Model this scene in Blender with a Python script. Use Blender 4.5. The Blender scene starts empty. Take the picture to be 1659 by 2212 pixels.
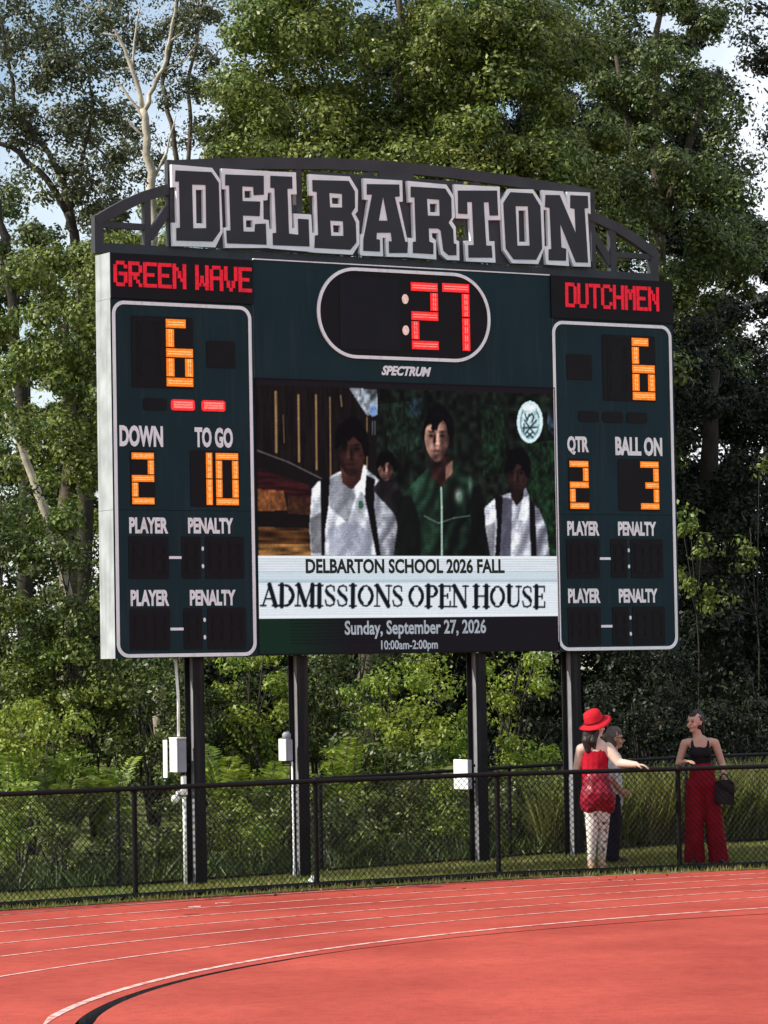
import bpy, bmesh, math, random
import numpy as np
from mathutils import Vector, Matrix
R = math.radians
SC = bpy.context.scene
COL = SC.collection

# ---------------------------------------------------------------- camera
EYE = 2.44                                   # the photographer stands on the bleachers
ROLL, PITCH, FOCAL = .0181, .0454, 7373.0    # focal length in photo pixels of a 1659 x 2212 frame
cr, sr, cp, sp = math.cos(ROLL), math.sin(ROLL), math.cos(PITCH), math.sin(PITCH)
RM = np.array([[1, 0, 0], [0, cp, -sp], [0, sp, cp]]) @ np.array([[cr, -sr, 0], [sr, cr, 0], [0, 0, 1]])
def to_world(v):                             # level camera axes (right, down, forward) to world
    return Vector((v[0], v[2], -v[1]))
cam = bpy.data.cameras.new('camera'); cam.sensor_width = 36; cam.sensor_fit = 'AUTO'
cam.lens = FOCAL / 2212 * 36; cam.clip_end = 3000
camo = bpy.data.objects.new('camera', cam); COL.objects.link(camo)
rx, ry, rz = to_world(RM @ [1, 0, 0]), to_world(RM @ [0, -1, 0]), to_world(RM @ [0, 0, -1])
camo.matrix_world = Matrix(((rx.x, ry.x, rz.x, 0), (rx.y, ry.y, rz.y, 0), (rx.z, ry.z, rz.z, EYE), (0, 0, 0, 1)))
SC.camera = camo
def at(px, py, depth):                       # the point a given distance away behind a place in the photo
    v = RM @ [(px - 829.5) / FOCAL, (py - 1106) / FOCAL, 1]
    v = v / v[2] * depth
    return Vector((v[0], v[2], EYE - v[1]))

# ---------------------------------------------------------------- light
SUN_EL, SUN_AZ = 38.0, 15.0                  # the sun stands left of the view, a little towards the viewer
EXPO = 0.30
sd = Vector((-math.cos(R(SUN_AZ)) * math.cos(R(SUN_EL)), -math.sin(R(SUN_AZ)) * math.cos(R(SUN_EL)), math.sin(R(SUN_EL))))
sun = bpy.data.lights.new('sun', 'SUN'); sun.energy = 4.8; sun.angle = R(.5); sun.color = (1, .93, .82)
suno = bpy.data.objects.new('sun', sun); COL.objects.link(suno)
suno.rotation_euler = sd.to_track_quat('Z', 'Y').to_euler()
W = bpy.data.worlds.new('World'); SC.world = W; W.use_nodes = True
nt = W.node_tree; nt.nodes.clear()
wo = nt.nodes.new('ShaderNodeOutputWorld'); bg = nt.nodes.new('ShaderNodeBackground')
sky = nt.nodes.new('ShaderNodeTexSky'); sky.sky_type = 'NISHITA'; sky.sun_disc = False
sky.sun_elevation = R(SUN_EL); sky.sun_rotation = math.atan2(sd.x, sd.y)
sky.air_density = 1.0; sky.dust_density = .6
tc = nt.nodes.new('ShaderNodeTexCoord'); cn = nt.nodes.new('ShaderNodeTexNoise')
cn.inputs['Scale'].default_value = 5.5; cn.inputs['Detail'].default_value = 7
cr_ = nt.nodes.new('ShaderNodeValToRGB'); cr_.color_ramp.elements[0].position = .36; cr_.color_ramp.elements[1].position = .60
mx = nt.nodes.new('ShaderNodeMixRGB'); mx.inputs[2].default_value = (7.6, 7.9, 8.4, 1)
nt.links.new(tc.outputs['Generated'], cn.inputs['Vector']); nt.links.new(cn.outputs['Fac'], cr_.inputs['Fac'])
nt.links.new(cr_.outputs['Color'], mx.inputs[0]); nt.links.new(sky.outputs[0], mx.inputs[1])
nt.links.new(mx.outputs[0], bg.inputs['Color']); bg.inputs['Strength'].default_value = .125
nt.links.new(bg.outputs[0], wo.inputs[0])
vs = SC.view_settings; vs.view_transform = 'Standard'; vs.look = 'None'; vs.exposure = EXPO; vs.gamma = 1

# ---------------------------------------------------------------- helpers
def srgb(r, g, b):                           # display colour 0..255 to linear
    f = lambda c: (c / 255 / 12.92) if c / 255 <= .04045 else ((c / 255 + .055) / 1.055) ** 2.4
    return (f(r), f(g), f(b))
def tag(o, label=None, cat=None, group=None, kind=None):
    if label: o['label'] = label
    if cat: o['category'] = cat
    if group: o['group'] = group
    if kind: o['kind'] = kind
    return o
def link(name, me, m, parent=None):
    o = bpy.data.objects.new(name, me); COL.objects.link(o)
    if m is not None and not me.materials: me.materials.append(m)
    if parent is not None: o.parent = parent
    return o
def empty(name, loc, rz=0):
    o = bpy.data.objects.new(name, None); COL.objects.link(o); o.location = loc; o.rotation_euler = (0, 0, rz)
    o.empty_display_size = .2
    return o
def obj(name, bm, m, parent=None, smooth=False):
    me = bpy.data.meshes.new(name); bm.to_mesh(me); bm.free()
    if smooth:
        for p in me.polygons: p.use_smooth = True
    return link(name, me, m, parent)
def structure(o): o['kind'] = 'structure'; return o

def box(bm, x0, x1, y0, y1, z0, z1):
    v = [bm.verts.new((x, y, z)) for x in (x0, x1) for y in (y0, y1) for z in (z0, z1)]
    return [bm.faces.new([v[i] for i in f]) for f in ((0, 1, 3, 2), (4, 6, 7, 5), (0, 4, 5, 1), (2, 3, 7, 6), (0, 2, 6, 4), (1, 5, 7, 3))]
def tube(bm, pts, radii, n=8, caps=True):
    pts = [Vector(p) for p in pts]
    if not hasattr(radii, '__len__'): radii = [radii] * len(pts)
    rings = []
    up = Vector((.13, .21, .97)).normalized(); u = None
    for i, p in enumerate(pts):
        d = (pts[min(i + 1, len(pts) - 1)] - pts[max(i - 1, 0)]).normalized()
        if u is None:
            u = d.cross(up)
            if u.length < .2: u = d.cross(Vector((1, 0, 0)))
        u = (u - d * u.dot(d)).normalized(); w = d.cross(u)
        rings.append([bm.verts.new(p + (u * math.cos(2 * math.pi * k / n) + w * math.sin(2 * math.pi * k / n)) * radii[i]) for k in range(n)])
    for a, b in zip(rings, rings[1:]):
        for k in range(n): bm.faces.new((a[k], a[(k + 1) % n], b[(k + 1) % n], b[k]))
    if caps:
        bm.faces.new(rings[0][::-1]); bm.faces.new(rings[-1])
def prism(bm, outer, holes, y0, y1):
    """a flat outline in x,z with holes, given thickness from y0 (front) to y1 (back)"""
    loops = [outer] + list(holes)
    fv, edges = [], []
    for lp in loops:
        vs_ = [bm.verts.new((x, y0, z)) for x, z in lp]; fv.append(vs_)
        edges += [bm.edges.new((vs_[i], vs_[(i + 1) % len(vs_)])) for i in range(len(vs_))]
    faces = [g for g in bmesh.ops.triangle_fill(bm, edges=edges, use_beauty=True)['geom'] if isinstance(g, bmesh.types.BMFace)]
    for vs_ in fv:
        bk = [bm.verts.new((v.co.x, y1, v.co.z)) for v in vs_]
        for i in range(len(vs_)):
            j = (i + 1) % len(vs_); bm.faces.new((vs_[i], vs_[j], bk[j], bk[i]))
    bmesh.ops.recalc_face_normals(bm, faces=bm.faces[:])
def rrect(x0, x1, z0, z1, r, n=8):
    p = []
    for cx, cz, a0 in ((x1 - r, z1 - r, 0), (x0 + r, z1 - r, 90), (x0 + r, z0 + r, 180), (x1 - r, z0 + r, 270)):
        for k in range(n + 1):
            a = R(a0 + 90 * k / n); p.append((cx + r * math.cos(a), cz + r * math.sin(a)))
    return p
def ring_strip(bm, outer, inner, y0, y1):
    """band between two outlines of equal point count"""
    n = len(outer)
    q = [[bm.verts.new((x, y, z)) for x, z in lp] for lp in (outer, inner) for y in (y0, y1)]
    of, ob, nf, nb_ = q
    for i in range(n):
        j = (i + 1) % n
        bm.faces.new((of[i], of[j], nf[j], nf[i])); bm.faces.new((of[i], ob[i], ob[j], of[j])); bm.faces.new((nf[i], nf[j], nb_[j], nb_[i]))
    bmesh.ops.recalc_face_normals(bm, faces=bm.faces[:])

# ---------------------------------------------------------------- materials
def nodes(name):
    m = bpy.data.materials.new(name); m.use_nodes = True
    return m, m.node_tree, m.node_tree.nodes['Principled BSDF']
def paint(name, col, rough=.6, var=.15, scale=6.0, spec=.25, metal=0.0, bump=0.0, detail=6, bscale=None):
    """base colour with a little soiling in it"""
    m, t, b = nodes(name)
    tcn = t.nodes.new('ShaderNodeTexCoord'); n = t.nodes.new('ShaderNodeTexNoise'); n.inputs['Scale'].default_value = scale; n.inputs['Detail'].default_value = detail
    r = t.nodes.new('ShaderNodeValToRGB'); r.color_ramp.elements[0].position = .3; r.color_ramp.elements[1].position = .7
    r.color_ramp.elements[0].color = tuple(c * (1 - var) for c in col) + (1,); r.color_ramp.elements[1].color = tuple(min(1, c * (1 + var)) for c in col) + (1,)
    t.links.new(tcn.outputs['Object'], n.inputs['Vector']); t.links.new(n.outputs['Fac'], r.inputs['Fac']); t.links.new(r.outputs['Color'], b.inputs['Base Color'])
    b.inputs['Roughness'].default_value = rough; b.inputs['Specular IOR Level'].default_value = spec; b.inputs['Metallic'].default_value = metal
    if bump:
        bn = t.nodes.new('ShaderNodeBump'); bn.inputs['Strength'].default_value = bump; bn.inputs['Distance'].default_value = .02
        n2 = t.nodes.new('ShaderNodeTexNoise'); n2.inputs['Scale'].default_value = bscale or scale * 6; n2.inputs['Detail'].default_value = 4
        t.links.new(tcn.outputs['Object'], n2.inputs['Vector']); t.links.new(n2.outputs['Fac'], bn.inputs['Height']); t.links.new(bn.outputs['Normal'], b.inputs['Normal'])
    return m
def glow(name, disp, gain=1.0):
    """a lamp that shows the display colour disp at this exposure"""
    m, t, b = nodes(name); c = srgb(*disp)
    b.inputs['Base Color'].default_value = (.006, .006, .006, 1); b.inputs['Specular IOR Level'].default_value = .08; b.inputs['Emission Color'].default_value = c + (1,)
    tcn = t.nodes.new('ShaderNodeTexCoord'); n = t.nodes.new('ShaderNodeTexVoronoi'); n.inputs['Scale'].default_value = 34; mr = t.nodes.new('ShaderNodeMapRange')
    mr.inputs[1].default_value = 0; mr.inputs[2].default_value = .9; mr.inputs[3].default_value = 1.15 * gain * 2 ** -EXPO; mr.inputs[4].default_value = .72 * gain * 2 ** -EXPO
    t.links.new(tcn.outputs['Object'], n.inputs['Vector']); t.links.new(n.outputs['Distance'], mr.inputs[0]); t.links.new(mr.outputs[0], b.inputs['Emission Strength'])
    return m
def leaf_mat(name, c0, c1, c2, trans=.35, spec=.4):
    m = bpy.data.materials.new(name); m.use_nodes = True; t = m.node_tree; t.nodes.clear()
    o = t.nodes.new('ShaderNodeOutputMaterial'); g = t.nodes.new('ShaderNodeNewGeometry'); r = t.nodes.new('ShaderNodeValToRGB')
    e = r.color_ramp.elements; e[0].color = c0 + (1,); e[1].color = c2 + (1,); q = e.new(.50); q.color = c1 + (1,); q = e.new(.80); q.color = tuple(a * .55 + b_ * .45 for a, b_ in zip(c1, c2)) + (1,)
    t.links.new(g.outputs['Random Per Island'], r.inputs['Fac'])
    tcn = t.nodes.new('ShaderNodeTexCoord'); n = t.nodes.new('ShaderNodeTexNoise'); n.inputs['Scale'].default_value = .8; n.inputs['Detail'].default_value = 3
    t.links.new(tcn.outputs['Object'], n.inputs['Vector'])
    hs = t.nodes.new('ShaderNodeHueSaturation'); mr = t.nodes.new('ShaderNodeMapRange'); mr.inputs[1].default_value = .3; mr.inputs[2].default_value = .7; mr.inputs[3].default_value = .47; mr.inputs[4].default_value = .52
    t.links.new(n.outputs['Fac'], mr.inputs[0]); t.links.new(mr.outputs[0], hs.inputs['Hue']); t.links.new(r.outputs['Color'], hs.inputs['Color'])
    d = t.nodes.new('ShaderNodeBsdfPrincipled'); d.inputs['Roughness'].default_value = .45; d.inputs['Specular IOR Level'].default_value = spec
    tr = t.nodes.new('ShaderNodeBsdfTranslucent'); ms = t.nodes.new('ShaderNodeMixShader'); ms.inputs[0].default_value = trans
    t.links.new(hs.outputs[0], d.inputs['Base Color']); t.links.new(hs.outputs[0], tr.inputs['Color'])
    t.links.new(d.outputs[0], ms.inputs[1]); t.links.new(tr.outputs[0], ms.inputs[2]); t.links.new(ms.outputs[0], o.inputs[0])
    return m
M = {
 'green': paint('teal_green_enamel', (.009, .030, .038), .55, .14, 1.2, .12),
 'unlit': paint('unlit_lamp_rows', (.0080, .0078, .0102), .55, .25, 30, .15),
 'black': paint('matt_black', (.007, .007, .009), .6, .2, 3, .15),
 'panel': paint('black_display_face', (.0075, .0075, .010), .55, .15, 4, .15),
 'dark_panel': paint('dim_display_face', (.010, .011, .017), .55, .15, 4, .15),
 'white': paint('cool_white_paint', (.85, .93, .95), .5, .06, 5, .3),
 'sign_white': paint('white_sign_paint', (.86, .93, .95), .55, .1, 4, .25),
 'sign_grey': paint('charcoal_sign_paint', (.034, .037, .044), .55, .12, 2.5, .25),
 'truss': paint('dark_grey_steel', (.042, .043, .049), .55, .2, 3, .3),
 'alu': paint('weathered_aluminium', (.36, .39, .40), .55, .24, 3.0, .25),
 'post': paint('black_steel', (.008, .008, .010), .6, .3, 4, .2),
 'web': paint('sunlit_web_grey', (.23, .23, .245), .6, .2, 5, .3),  # sunlight on the post webs put into a lighter grey
 'fence': paint('black_vinyl', (.006, .0065, .007), .55, .25, 6, .2),
 'zinc': paint('galvanised_wire', (.10, .105, .11), .45, .2, 9, .4),
 'pvc': paint('white_pvc', (.90, .90, .86), .5, .08, 5, .35),
 'boxwhite': paint('white_enamel_box', (.82, .83, .83), .45, .06, 4, .35),
 'boxgrey': paint('grey_steel_box', (.27, .29, .33), .45, .1, 5, .35),
 'bark': paint('grey_brown_bark', (.105, .085, .066), .9, .45, 4, .1, 0, .8, 8, 14),
 'bark_pale': paint('pale_bark', (.44, .39, .31), .85, .35, 3.2, .1, 0, .6, 8, 12),
 'bark_dark': paint('dark_bark', (.045, .040, .034), .9, .4, 4, .1, 0, .8, 8, 14),
}

def streaks(m, col, k=.35):
    """thin vertical dirt runs over a painted sheet"""
    t = m.node_tree; b = t.nodes['Principled BSDF']; src = b.inputs['Base Color'].links[0].from_socket
    tcn = t.nodes.new('ShaderNodeTexCoord'); mp = t.nodes.new('ShaderNodeMapping'); mp.inputs['Scale'].default_value = (9, 9, .55)
    n = t.nodes.new('ShaderNodeTexNoise'); n.inputs['Scale'].default_value = 1.6; n.inputs['Detail'].default_value = 7
    r = t.nodes.new('ShaderNodeValToRGB'); r.color_ramp.elements[0].position = .52; r.color_ramp.elements[1].position = .75; r.color_ramp.elements[0].color = (0, 0, 0, 1); r.color_ramp.elements[1].color = (k, k, k, 1)
    mxn = t.nodes.new('ShaderNodeMixRGB'); mxn.inputs[2].default_value = col + (1,)
    t.links.new(tcn.outputs['Object'], mp.inputs[0]); t.links.new(mp.outputs[0], n.inputs['Vector']); t.links.new(n.outputs[0], r.inputs[0]); t.links.new(r.outputs[0], mxn.inputs[0]); t.links.new(src, mxn.inputs[1]); t.links.new(mxn.outputs[0], b.inputs['Base Color'])
streaks(M['green'], (.035, .048, .052), .45); streaks(M['alu'], (.20, .21, .20), .6); streaks(M['post'], (.05, .045, .04), .5); streaks(M['web'], (.10, .09, .08), .6); streaks(M['white'], (.55, .55, .52), .5); streaks(M['boxwhite'], (.55, .54, .50), .5)
LETTERS = {
 'D': ([(0.957, 8.296), (1.493, 8.289), (1.603, 8.153), (1.62, 7.54), (1.519, 7.359), (0.961, 7.348), (0.954, 7.619), (1.014, 7.614), (1.013, 8.032), (0.96, 8.034)], [[(1.271, 8.02), (1.366, 8.024), (1.366, 7.63), (1.272, 7.628)]],
   [(1.006, 8.229), (1.48, 8.237), (1.575, 8.119), (1.583, 7.554), (1.483, 7.425), (1.004, 7.412), (1.004, 7.556), (1.055, 7.564), (1.05, 8.101), (0.998, 8.098)], [[(1.221, 8.076), (1.401, 8.082), (1.401, 7.577), (1.227, 7.567)]]),
 'E': ([(1.615, 8.29), (2.264, 8.296), (2.226, 7.951), (2.17, 7.948), (2.169, 7.723), (2.24, 7.716), (2.271, 7.389), (1.647, 7.358), (1.629, 7.594), (1.686, 7.602), (1.674, 8.046), (1.62, 8.049)], [[(1.918, 8.045), (2.011, 8.05), (2.013, 7.966), (1.919, 7.961)], [(1.934, 7.7), (2.02, 7.702), (2.021, 7.618), (1.932, 7.615)]],
   [(1.663, 8.221), (2.179, 8.236), (2.177, 8.013), (2.041, 7.998), (2.036, 8.097), (1.888, 8.094), (1.888, 7.921), (2.126, 7.929), (2.116, 7.755), (1.89, 7.751), (1.894, 7.564), (2.045, 7.569), (2.053, 7.659), (2.196, 7.673), (2.203, 7.423), (1.673, 7.413), (1.665, 7.563), (1.722, 7.566), (1.712, 8.095), (1.66, 8.091)], []),
 'L': ([(2.207, 8.292), (2.62, 8.304), (2.625, 8.043), (2.546, 8.04), (2.557, 7.639), (2.592, 7.639), (2.579, 7.813), (2.82, 7.813), (2.841, 7.368), (2.246, 7.382), (2.232, 7.611), (2.284, 7.612), (2.284, 8.041), (2.215, 8.043)], [],
   [(2.269, 8.242), (2.563, 8.248), (2.566, 8.107), (2.497, 8.101), (2.508, 7.569), (2.637, 7.563), (2.635, 7.753), (2.78, 7.753), (2.786, 7.431), (2.288, 7.422), (2.287, 7.563), (2.337, 7.571), (2.322, 8.098), (2.266, 8.1)], []),
 'B': ([(2.794, 8.295), (3.367, 8.3), (3.479, 8.144), (3.47, 7.889), (3.435, 7.852), (3.488, 7.769), (3.485, 7.493), (3.386, 7.363), (2.792, 7.362), (2.812, 7.601), (2.869, 7.599), (2.865, 8.04), (2.802, 8.041)], [[(3.112, 8.034), (3.221, 8.035), (3.219, 7.961), (3.117, 7.958)], [(3.121, 7.705), (3.227, 7.705), (3.219, 7.62), (3.127, 7.618)]],
   [(2.844, 8.227), (3.347, 8.246), (3.431, 8.124), (3.43, 7.931), (3.377, 7.857), (3.437, 7.75), (3.441, 7.513), (3.355, 7.42), (2.859, 7.418), (2.868, 7.566), (2.913, 7.574), (2.904, 8.088), (2.847, 8.09)], [[(3.075, 8.087), (3.254, 8.084), (3.253, 7.921), (3.082, 7.914)], [(3.081, 7.756), (3.26, 7.757), (3.263, 7.581), (3.091, 7.574)]]),
 'A': ([(3.553, 8.29), (4.105, 8.297), (4.106, 8.041), (4.053, 8.038), (4.155, 7.61), (4.183, 7.372), (3.863, 7.362), (3.855, 7.589), (3.81, 7.589), (3.815, 7.363), (3.502, 7.359), (3.486, 7.388), (3.503, 7.615), (3.539, 7.617), (3.619, 8.032), (3.558, 8.036)], [],
   [(3.601, 8.223), (4.058, 8.244), (4.061, 8.1), (3.992, 8.09), (4.128, 7.556), (4.163, 7.554), (4.157, 7.421), (3.897, 7.408), (3.897, 7.549), (3.939, 7.549), (3.928, 7.654), (3.727, 7.643), (3.721, 7.566), (3.77, 7.562), (3.767, 7.418), (3.535, 7.416), (3.538, 7.551), (3.672, 8.1), (3.598, 8.095)], [[(3.827, 8.086), (3.885, 7.796), (3.76, 7.792)]]),
 'R': ([(4.176, 8.296), (4.736, 8.284), (4.838, 8.15), (4.851, 7.898), (4.806, 7.839), (4.858, 7.775), (4.865, 7.612), (4.904, 7.6), (4.903, 7.367), (4.722, 7.364), (4.638, 7.427), (4.606, 7.593), (4.604, 7.685), (4.511, 7.68), (4.517, 7.628), (4.569, 7.597), (4.57, 7.362), (4.177, 7.369), (4.164, 7.605), (4.253, 7.604), (4.244, 8.041), (4.191, 8.035)], [[(4.489, 8.037), (4.595, 8.041), (4.592, 7.94), (4.494, 7.934)]],
   [(4.221, 8.229), (4.715, 8.233), (4.799, 8.12), (4.801, 7.884), (4.753, 7.82), (4.817, 7.739), (4.823, 7.571), (4.86, 7.561), (4.859, 7.427), (4.747, 7.421), (4.672, 7.474), (4.638, 7.718), (4.598, 7.739), (4.466, 7.734), (4.469, 7.575), (4.528, 7.556), (4.525, 7.424), (4.234, 7.424), (4.236, 7.558), (4.281, 7.564), (4.271, 8.101), (4.218, 8.1)], [[(4.448, 8.094), (4.626, 8.093), (4.628, 7.895), (4.457, 7.89)]]),
 'T': ([(4.851, 8.296), (5.518, 8.302), (5.522, 7.894), (5.337, 7.884), (5.348, 7.625), (5.425, 7.627), (5.434, 7.364), (4.999, 7.36), (4.991, 7.612), (5.076, 7.617), (5.064, 7.886), (4.875, 7.882)], [],
   [(4.902, 8.221), (5.474, 8.254), (5.483, 7.946), (5.359, 7.94), (5.349, 8.102), (5.275, 8.098), (5.299, 7.568), (5.377, 7.57), (5.387, 7.423), (5.04, 7.407), (5.038, 7.559), (5.119, 7.566), (5.104, 8.091), (5.033, 8.088), (5.034, 7.94), (4.9, 7.939)], []),
 'O': ([(5.651, 8.287), (6.013, 8.299), (6.16, 8.123), (6.167, 7.586), (6.066, 7.376), (5.677, 7.369), (5.551, 7.522), (5.528, 8.121)], [[(5.788, 8.028), (5.893, 8.031), (5.901, 7.644), (5.788, 7.638)]],
   [(5.67, 8.245), (5.998, 8.25), (6.111, 8.097), (6.125, 7.573), (6.033, 7.428), (5.698, 7.416), (5.586, 7.546), (5.562, 8.106)], [[(5.741, 8.076), (5.926, 8.084), (5.941, 7.598), (5.757, 7.589)]]),
 'N': ([(6.141, 8.299), (6.461, 8.302), (6.519, 8.143), (6.516, 8.301), (6.868, 8.31), (6.87, 8.041), (6.824, 8.056), (6.855, 7.379), (6.597, 7.372), (6.512, 7.569), (6.528, 7.373), (6.183, 7.376), (6.16, 7.597), (6.223, 7.612), (6.213, 8.057), (6.158, 8.054)], [],
   [(6.19, 8.241), (6.404, 8.251), (6.636, 7.784), (6.625, 8.091), (6.56, 8.099), (6.564, 8.26), (6.829, 8.264), (6.832, 8.114), (6.776, 8.105), (6.812, 7.428), (6.627, 7.425), (6.402, 7.896), (6.413, 7.598), (6.485, 7.585), (6.478, 7.436), (6.218, 7.429), (6.222, 7.566), (6.263, 7.574), (6.248, 8.082), (6.179, 8.089)], []),
}
# ---------------------------------------------------------------- ground, track
FENCE = [(-8.6, 31.2), (-6.45, 33.35), (-4.55, 35.2), (-2.73, 36.6), (-.82, 37.96), (1.24, 39.2), (3.38, 39.98), (5.7, 40.75), (8.1, 41.4)]
def fence_y(x):
    for (x0, y0), (x1, y1) in zip(FENCE, FENCE[1:]):
        if x <= x1 or x1 == FENCE[-1][0]: return y0 + (x - x0) / (x1 - x0) * (y1 - y0)
def lawn_z(x, y):
    d = y - fence_y(x)
    k = min(1, max(0, d / 1.2))
    return .008 + k * max(-.05, min(.09, .022 * x + .01)) + max(0, d - 5) * .05

m_track, t, b = nodes('red_rubber_track')
tcn = t.nodes.new('ShaderNodeTexCoord')
n1 = t.nodes.new('ShaderNodeTexNoise'); n1.inputs['Scale'].default_value = .55; n1.inputs['Detail'].default_value = 7
n2 = t.nodes.new('ShaderNodeTexNoise'); n2.inputs['Scale'].default_value = 55; n2.inputs['Detail'].default_value = 3
n3 = t.nodes.new('ShaderNodeTexNoise'); n3.inputs['Scale'].default_value = 7; n3.inputs['Detail'].default_value = 8
r1 = t.nodes.new('ShaderNodeValToRGB'); r1.color_ramp.elements[0].position = .3; r1.color_ramp.elements[1].position = .72
r1.color_ramp.elements[0].color = (.352, .050, .035, 1); r1.color_ramp.elements[1].color = (.530, .092, .061, 1)
r2 = t.nodes.new('ShaderNodeValToRGB'); r2.color_ramp.elements[0].position = .35; r2.color_ramp.elements[1].position = .65
r2.color_ramp.elements[0].color = (.76, .745, .745, 1); r2.color_ramp.elements[1].color = (1, 1, 1, 1)
r3 = t.nodes.new('ShaderNodeValToRGB'); r3.color_ramp.elements[0].position = .36; r3.color_ramp.elements[1].position = .56
r3.color_ramp.elements[0].color = (.87, .85, .85, 1); r3.color_ramp.elements[1].color = (1, 1, 1, 1)
for n in (n1, n2, n3): t.links.new(tcn.outputs['Object'], n.inputs['Vector'])
t.links.new(n1.outputs[0], r1.inputs[0]); t.links.new(n2.outputs[0], r2.inputs[0]); t.links.new(n3.outputs[0], r3.inputs[0])
ma = t.nodes.new('ShaderNodeMixRGB'); ma.blend_type = 'MULTIPLY'; ma.inputs[0].default_value = 1
mb = t.nodes.new('ShaderNodeMixRGB'); mb.blend_type = 'MULTIPLY'; mb.inputs[0].default_value = 1
t.links.new(r1.outputs[0], ma.inputs[1]); t.links.new(r2.outputs[0], ma.inputs[2]); t.links.new(ma.outputs[0], mb.inputs[1]); t.links.new(r3.outputs[0], mb.inputs[2])
t.links.new(mb.outputs[0], b.inputs['Base Color']); b.inputs['Roughness'].default_value = .85; b.inputs['Specular IOR Level'].default_value = .15
bn = t.nodes.new('ShaderNodeBump'); bn.inputs['Strength'].default_value = .5; bn.inputs['Distance'].default_value = .006
t.links.new(n2.outputs[0], bn.inputs['Height']); t.links.new(bn.outputs[0], b.inputs['Normal'])

m_line, t, b = nodes('worn_white_line')
tcn = t.nodes.new('ShaderNodeTexCoord'); n = t.nodes.new('ShaderNodeTexNoise'); n.inputs['Scale'].default_value = 9; n.inputs['Detail'].default_value = 9
r = t.nodes.new('ShaderNodeValToRGB'); r.color_ramp.elements[0].position = .40; r.color_ramp.elements[1].position = .52
r.color_ramp.elements[0].color = (.50, .15, .12, 1); r.color_ramp.elements[1].color = (.70, .44, .40, 1)
t.links.new(tcn.outputs['Object'], n.inputs['Vector']); t.links.new(n.outputs[0], r.inputs[0]); t.links.new(r.outputs[0], b.inputs['Base Color']); b.inputs['Roughness'].default_value = .8

# every curve of the bend: centre and radius on the ground
CIRC = [(10.70, 21.02, 20.05), (16.36, 13.60, 28.36), (20.16, 9.27, 33.26), (16.15, 15.05, 25.39), (15.45, 16.49, 22.97), (13.34, 19.56, 18.39), (9.366, 23.40, 11.822)]
def arc(c, x0, x1, n, off=0.0):
    """points of a circle's far-left side between two x"""
    cx, cy, r = c; r += off; out = []
    a0 = math.acos(max(-1, min(1, (x0 - cx) / r))); a1 = math.acos(max(-1, min(1, (x1 - cx) / r)))
    for k in range(n + 1):
        a = a0 + (a1 - a0) * k / n; out.append((cx + r * math.cos(a), cy + r * math.sin(a)))
    return out
def ribbon(bm, c, x0, x1, w, z, n=90):
    a, b_ = arc(c, x0, x1, n, -w / 2), arc(c, x0, x1, n, w / 2)
    va = [bm.verts.new((x, y, z)) for x, y in a]; vb = [bm.verts.new((x, y, z)) for x, y in b_]
    for i in range(n): bm.faces.new((va[i], va[i + 1], vb[i + 1], vb[i]))
def flat(name, pts, z, m):
    bm = bmesh.new(); vs_ = [bm.verts.new((x, y, z)) for x, y in pts]
    es = [bm.edges.new((vs_[i], vs_[(i + 1) % len(vs_)])) for i in range(len(vs_))]
    bmesh.ops.triangle_fill(bm, edges=es, use_beauty=True); bmesh.ops.recalc_face_normals(bm, faces=bm.faces[:])
    if sum(f.normal.z for f in bm.faces) < 0: bmesh.ops.reverse_faces(bm, faces=bm.faces[:])
    return structure(obj(name, bm, m))
m_soil = paint('dry_soil', (.13, .12, .07), .95, .4, .5, .05)
bm = bmesh.new()
q = 1500
bm.faces.new([bm.verts.new(p) for p in ((-q, -q, -.16), (q, -q, -.16), (q, q, -.16), (-q, q, -.16))])
structure(obj('ground', bm, m_soil))

SLOT = (7.95, 23.84, 10.17)                  # the inner edge of the lanes, where the slot drain runs
def slot_w(i, n): return .17 if i < n * .80 else max(.004, .17 * (1 - (i - n * .80) / (n * .12)))
NS = 140
inner = arc(SLOT, -2.215, 7.9, NS)           # lane side of the drain
nrm = [((x - SLOT[0]) / SLOT[2], (y - SLOT[1]) / SLOT[2]) for x, y in inner]
# distance along the bend decides where the drain ends (about a third of the way across the photo)
drain_end = next(i for i, (x, y) in enumerate(inner) if x > -.28)
far = []
for i, (x, y) in enumerate(inner):
    w = max(0, .125 - .095 * (i / drain_end) ** .6) if i < drain_end - 10 else .03 * max(.0, (drain_end - i) / 10)
    w = max(w, .006)
    far.append((x - nrm[i][0] * w, y - nrm[i][1] * w))
_e = np.random.default_rng(4)
edge = [(x, fence_y(x) - .26 + _e.normal(0, .022)) for x in np.linspace(-8.5, 8.0, 150)]
flat('track', [(-30, 8)] + [(-2.215, 8)] + inner + [(8.4, 34.2), (8.4, edge[-1][1])] + [p for p in edge[::-1]] + [(-30, edge[0][1] - 20)], 0.0, m_track)
flat('infield_surface', [(far[0][0], 8)] + far + [(40, far[-1][1]), (40, 8)], -.004, m_track)
flat('turf_field', [(-28, -60), (60, -60), (60, 17), (3, 17), (-1.9, 12), (-1.9, 8), (-28, 7.9)], .02, paint('green_turf', (.035, .085, .022), .9, .2, .6, .1))
bm = bmesh.new()                             # slot drain: side walls and a dirty concrete floor
for i in range(drain_end):
    a, b_, c, d = inner[i], inner[i + 1], far[i + 1], far[i]
    z = -.11
    A, B_, C_, D_ = [bm.verts.new((p[0], p[1], z)) for p in (a, b_, c, d)]; bm.faces.new((A, B_, C_, D_))
    for p, q_, P, Q in ((a, b_, A, B_), (c, d, C_, D_)):
        bm.faces.new((bm.verts.new((p[0], p[1], -.005)), bm.verts.new((q_[0], q_[1], -.005)), Q, P))
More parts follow.
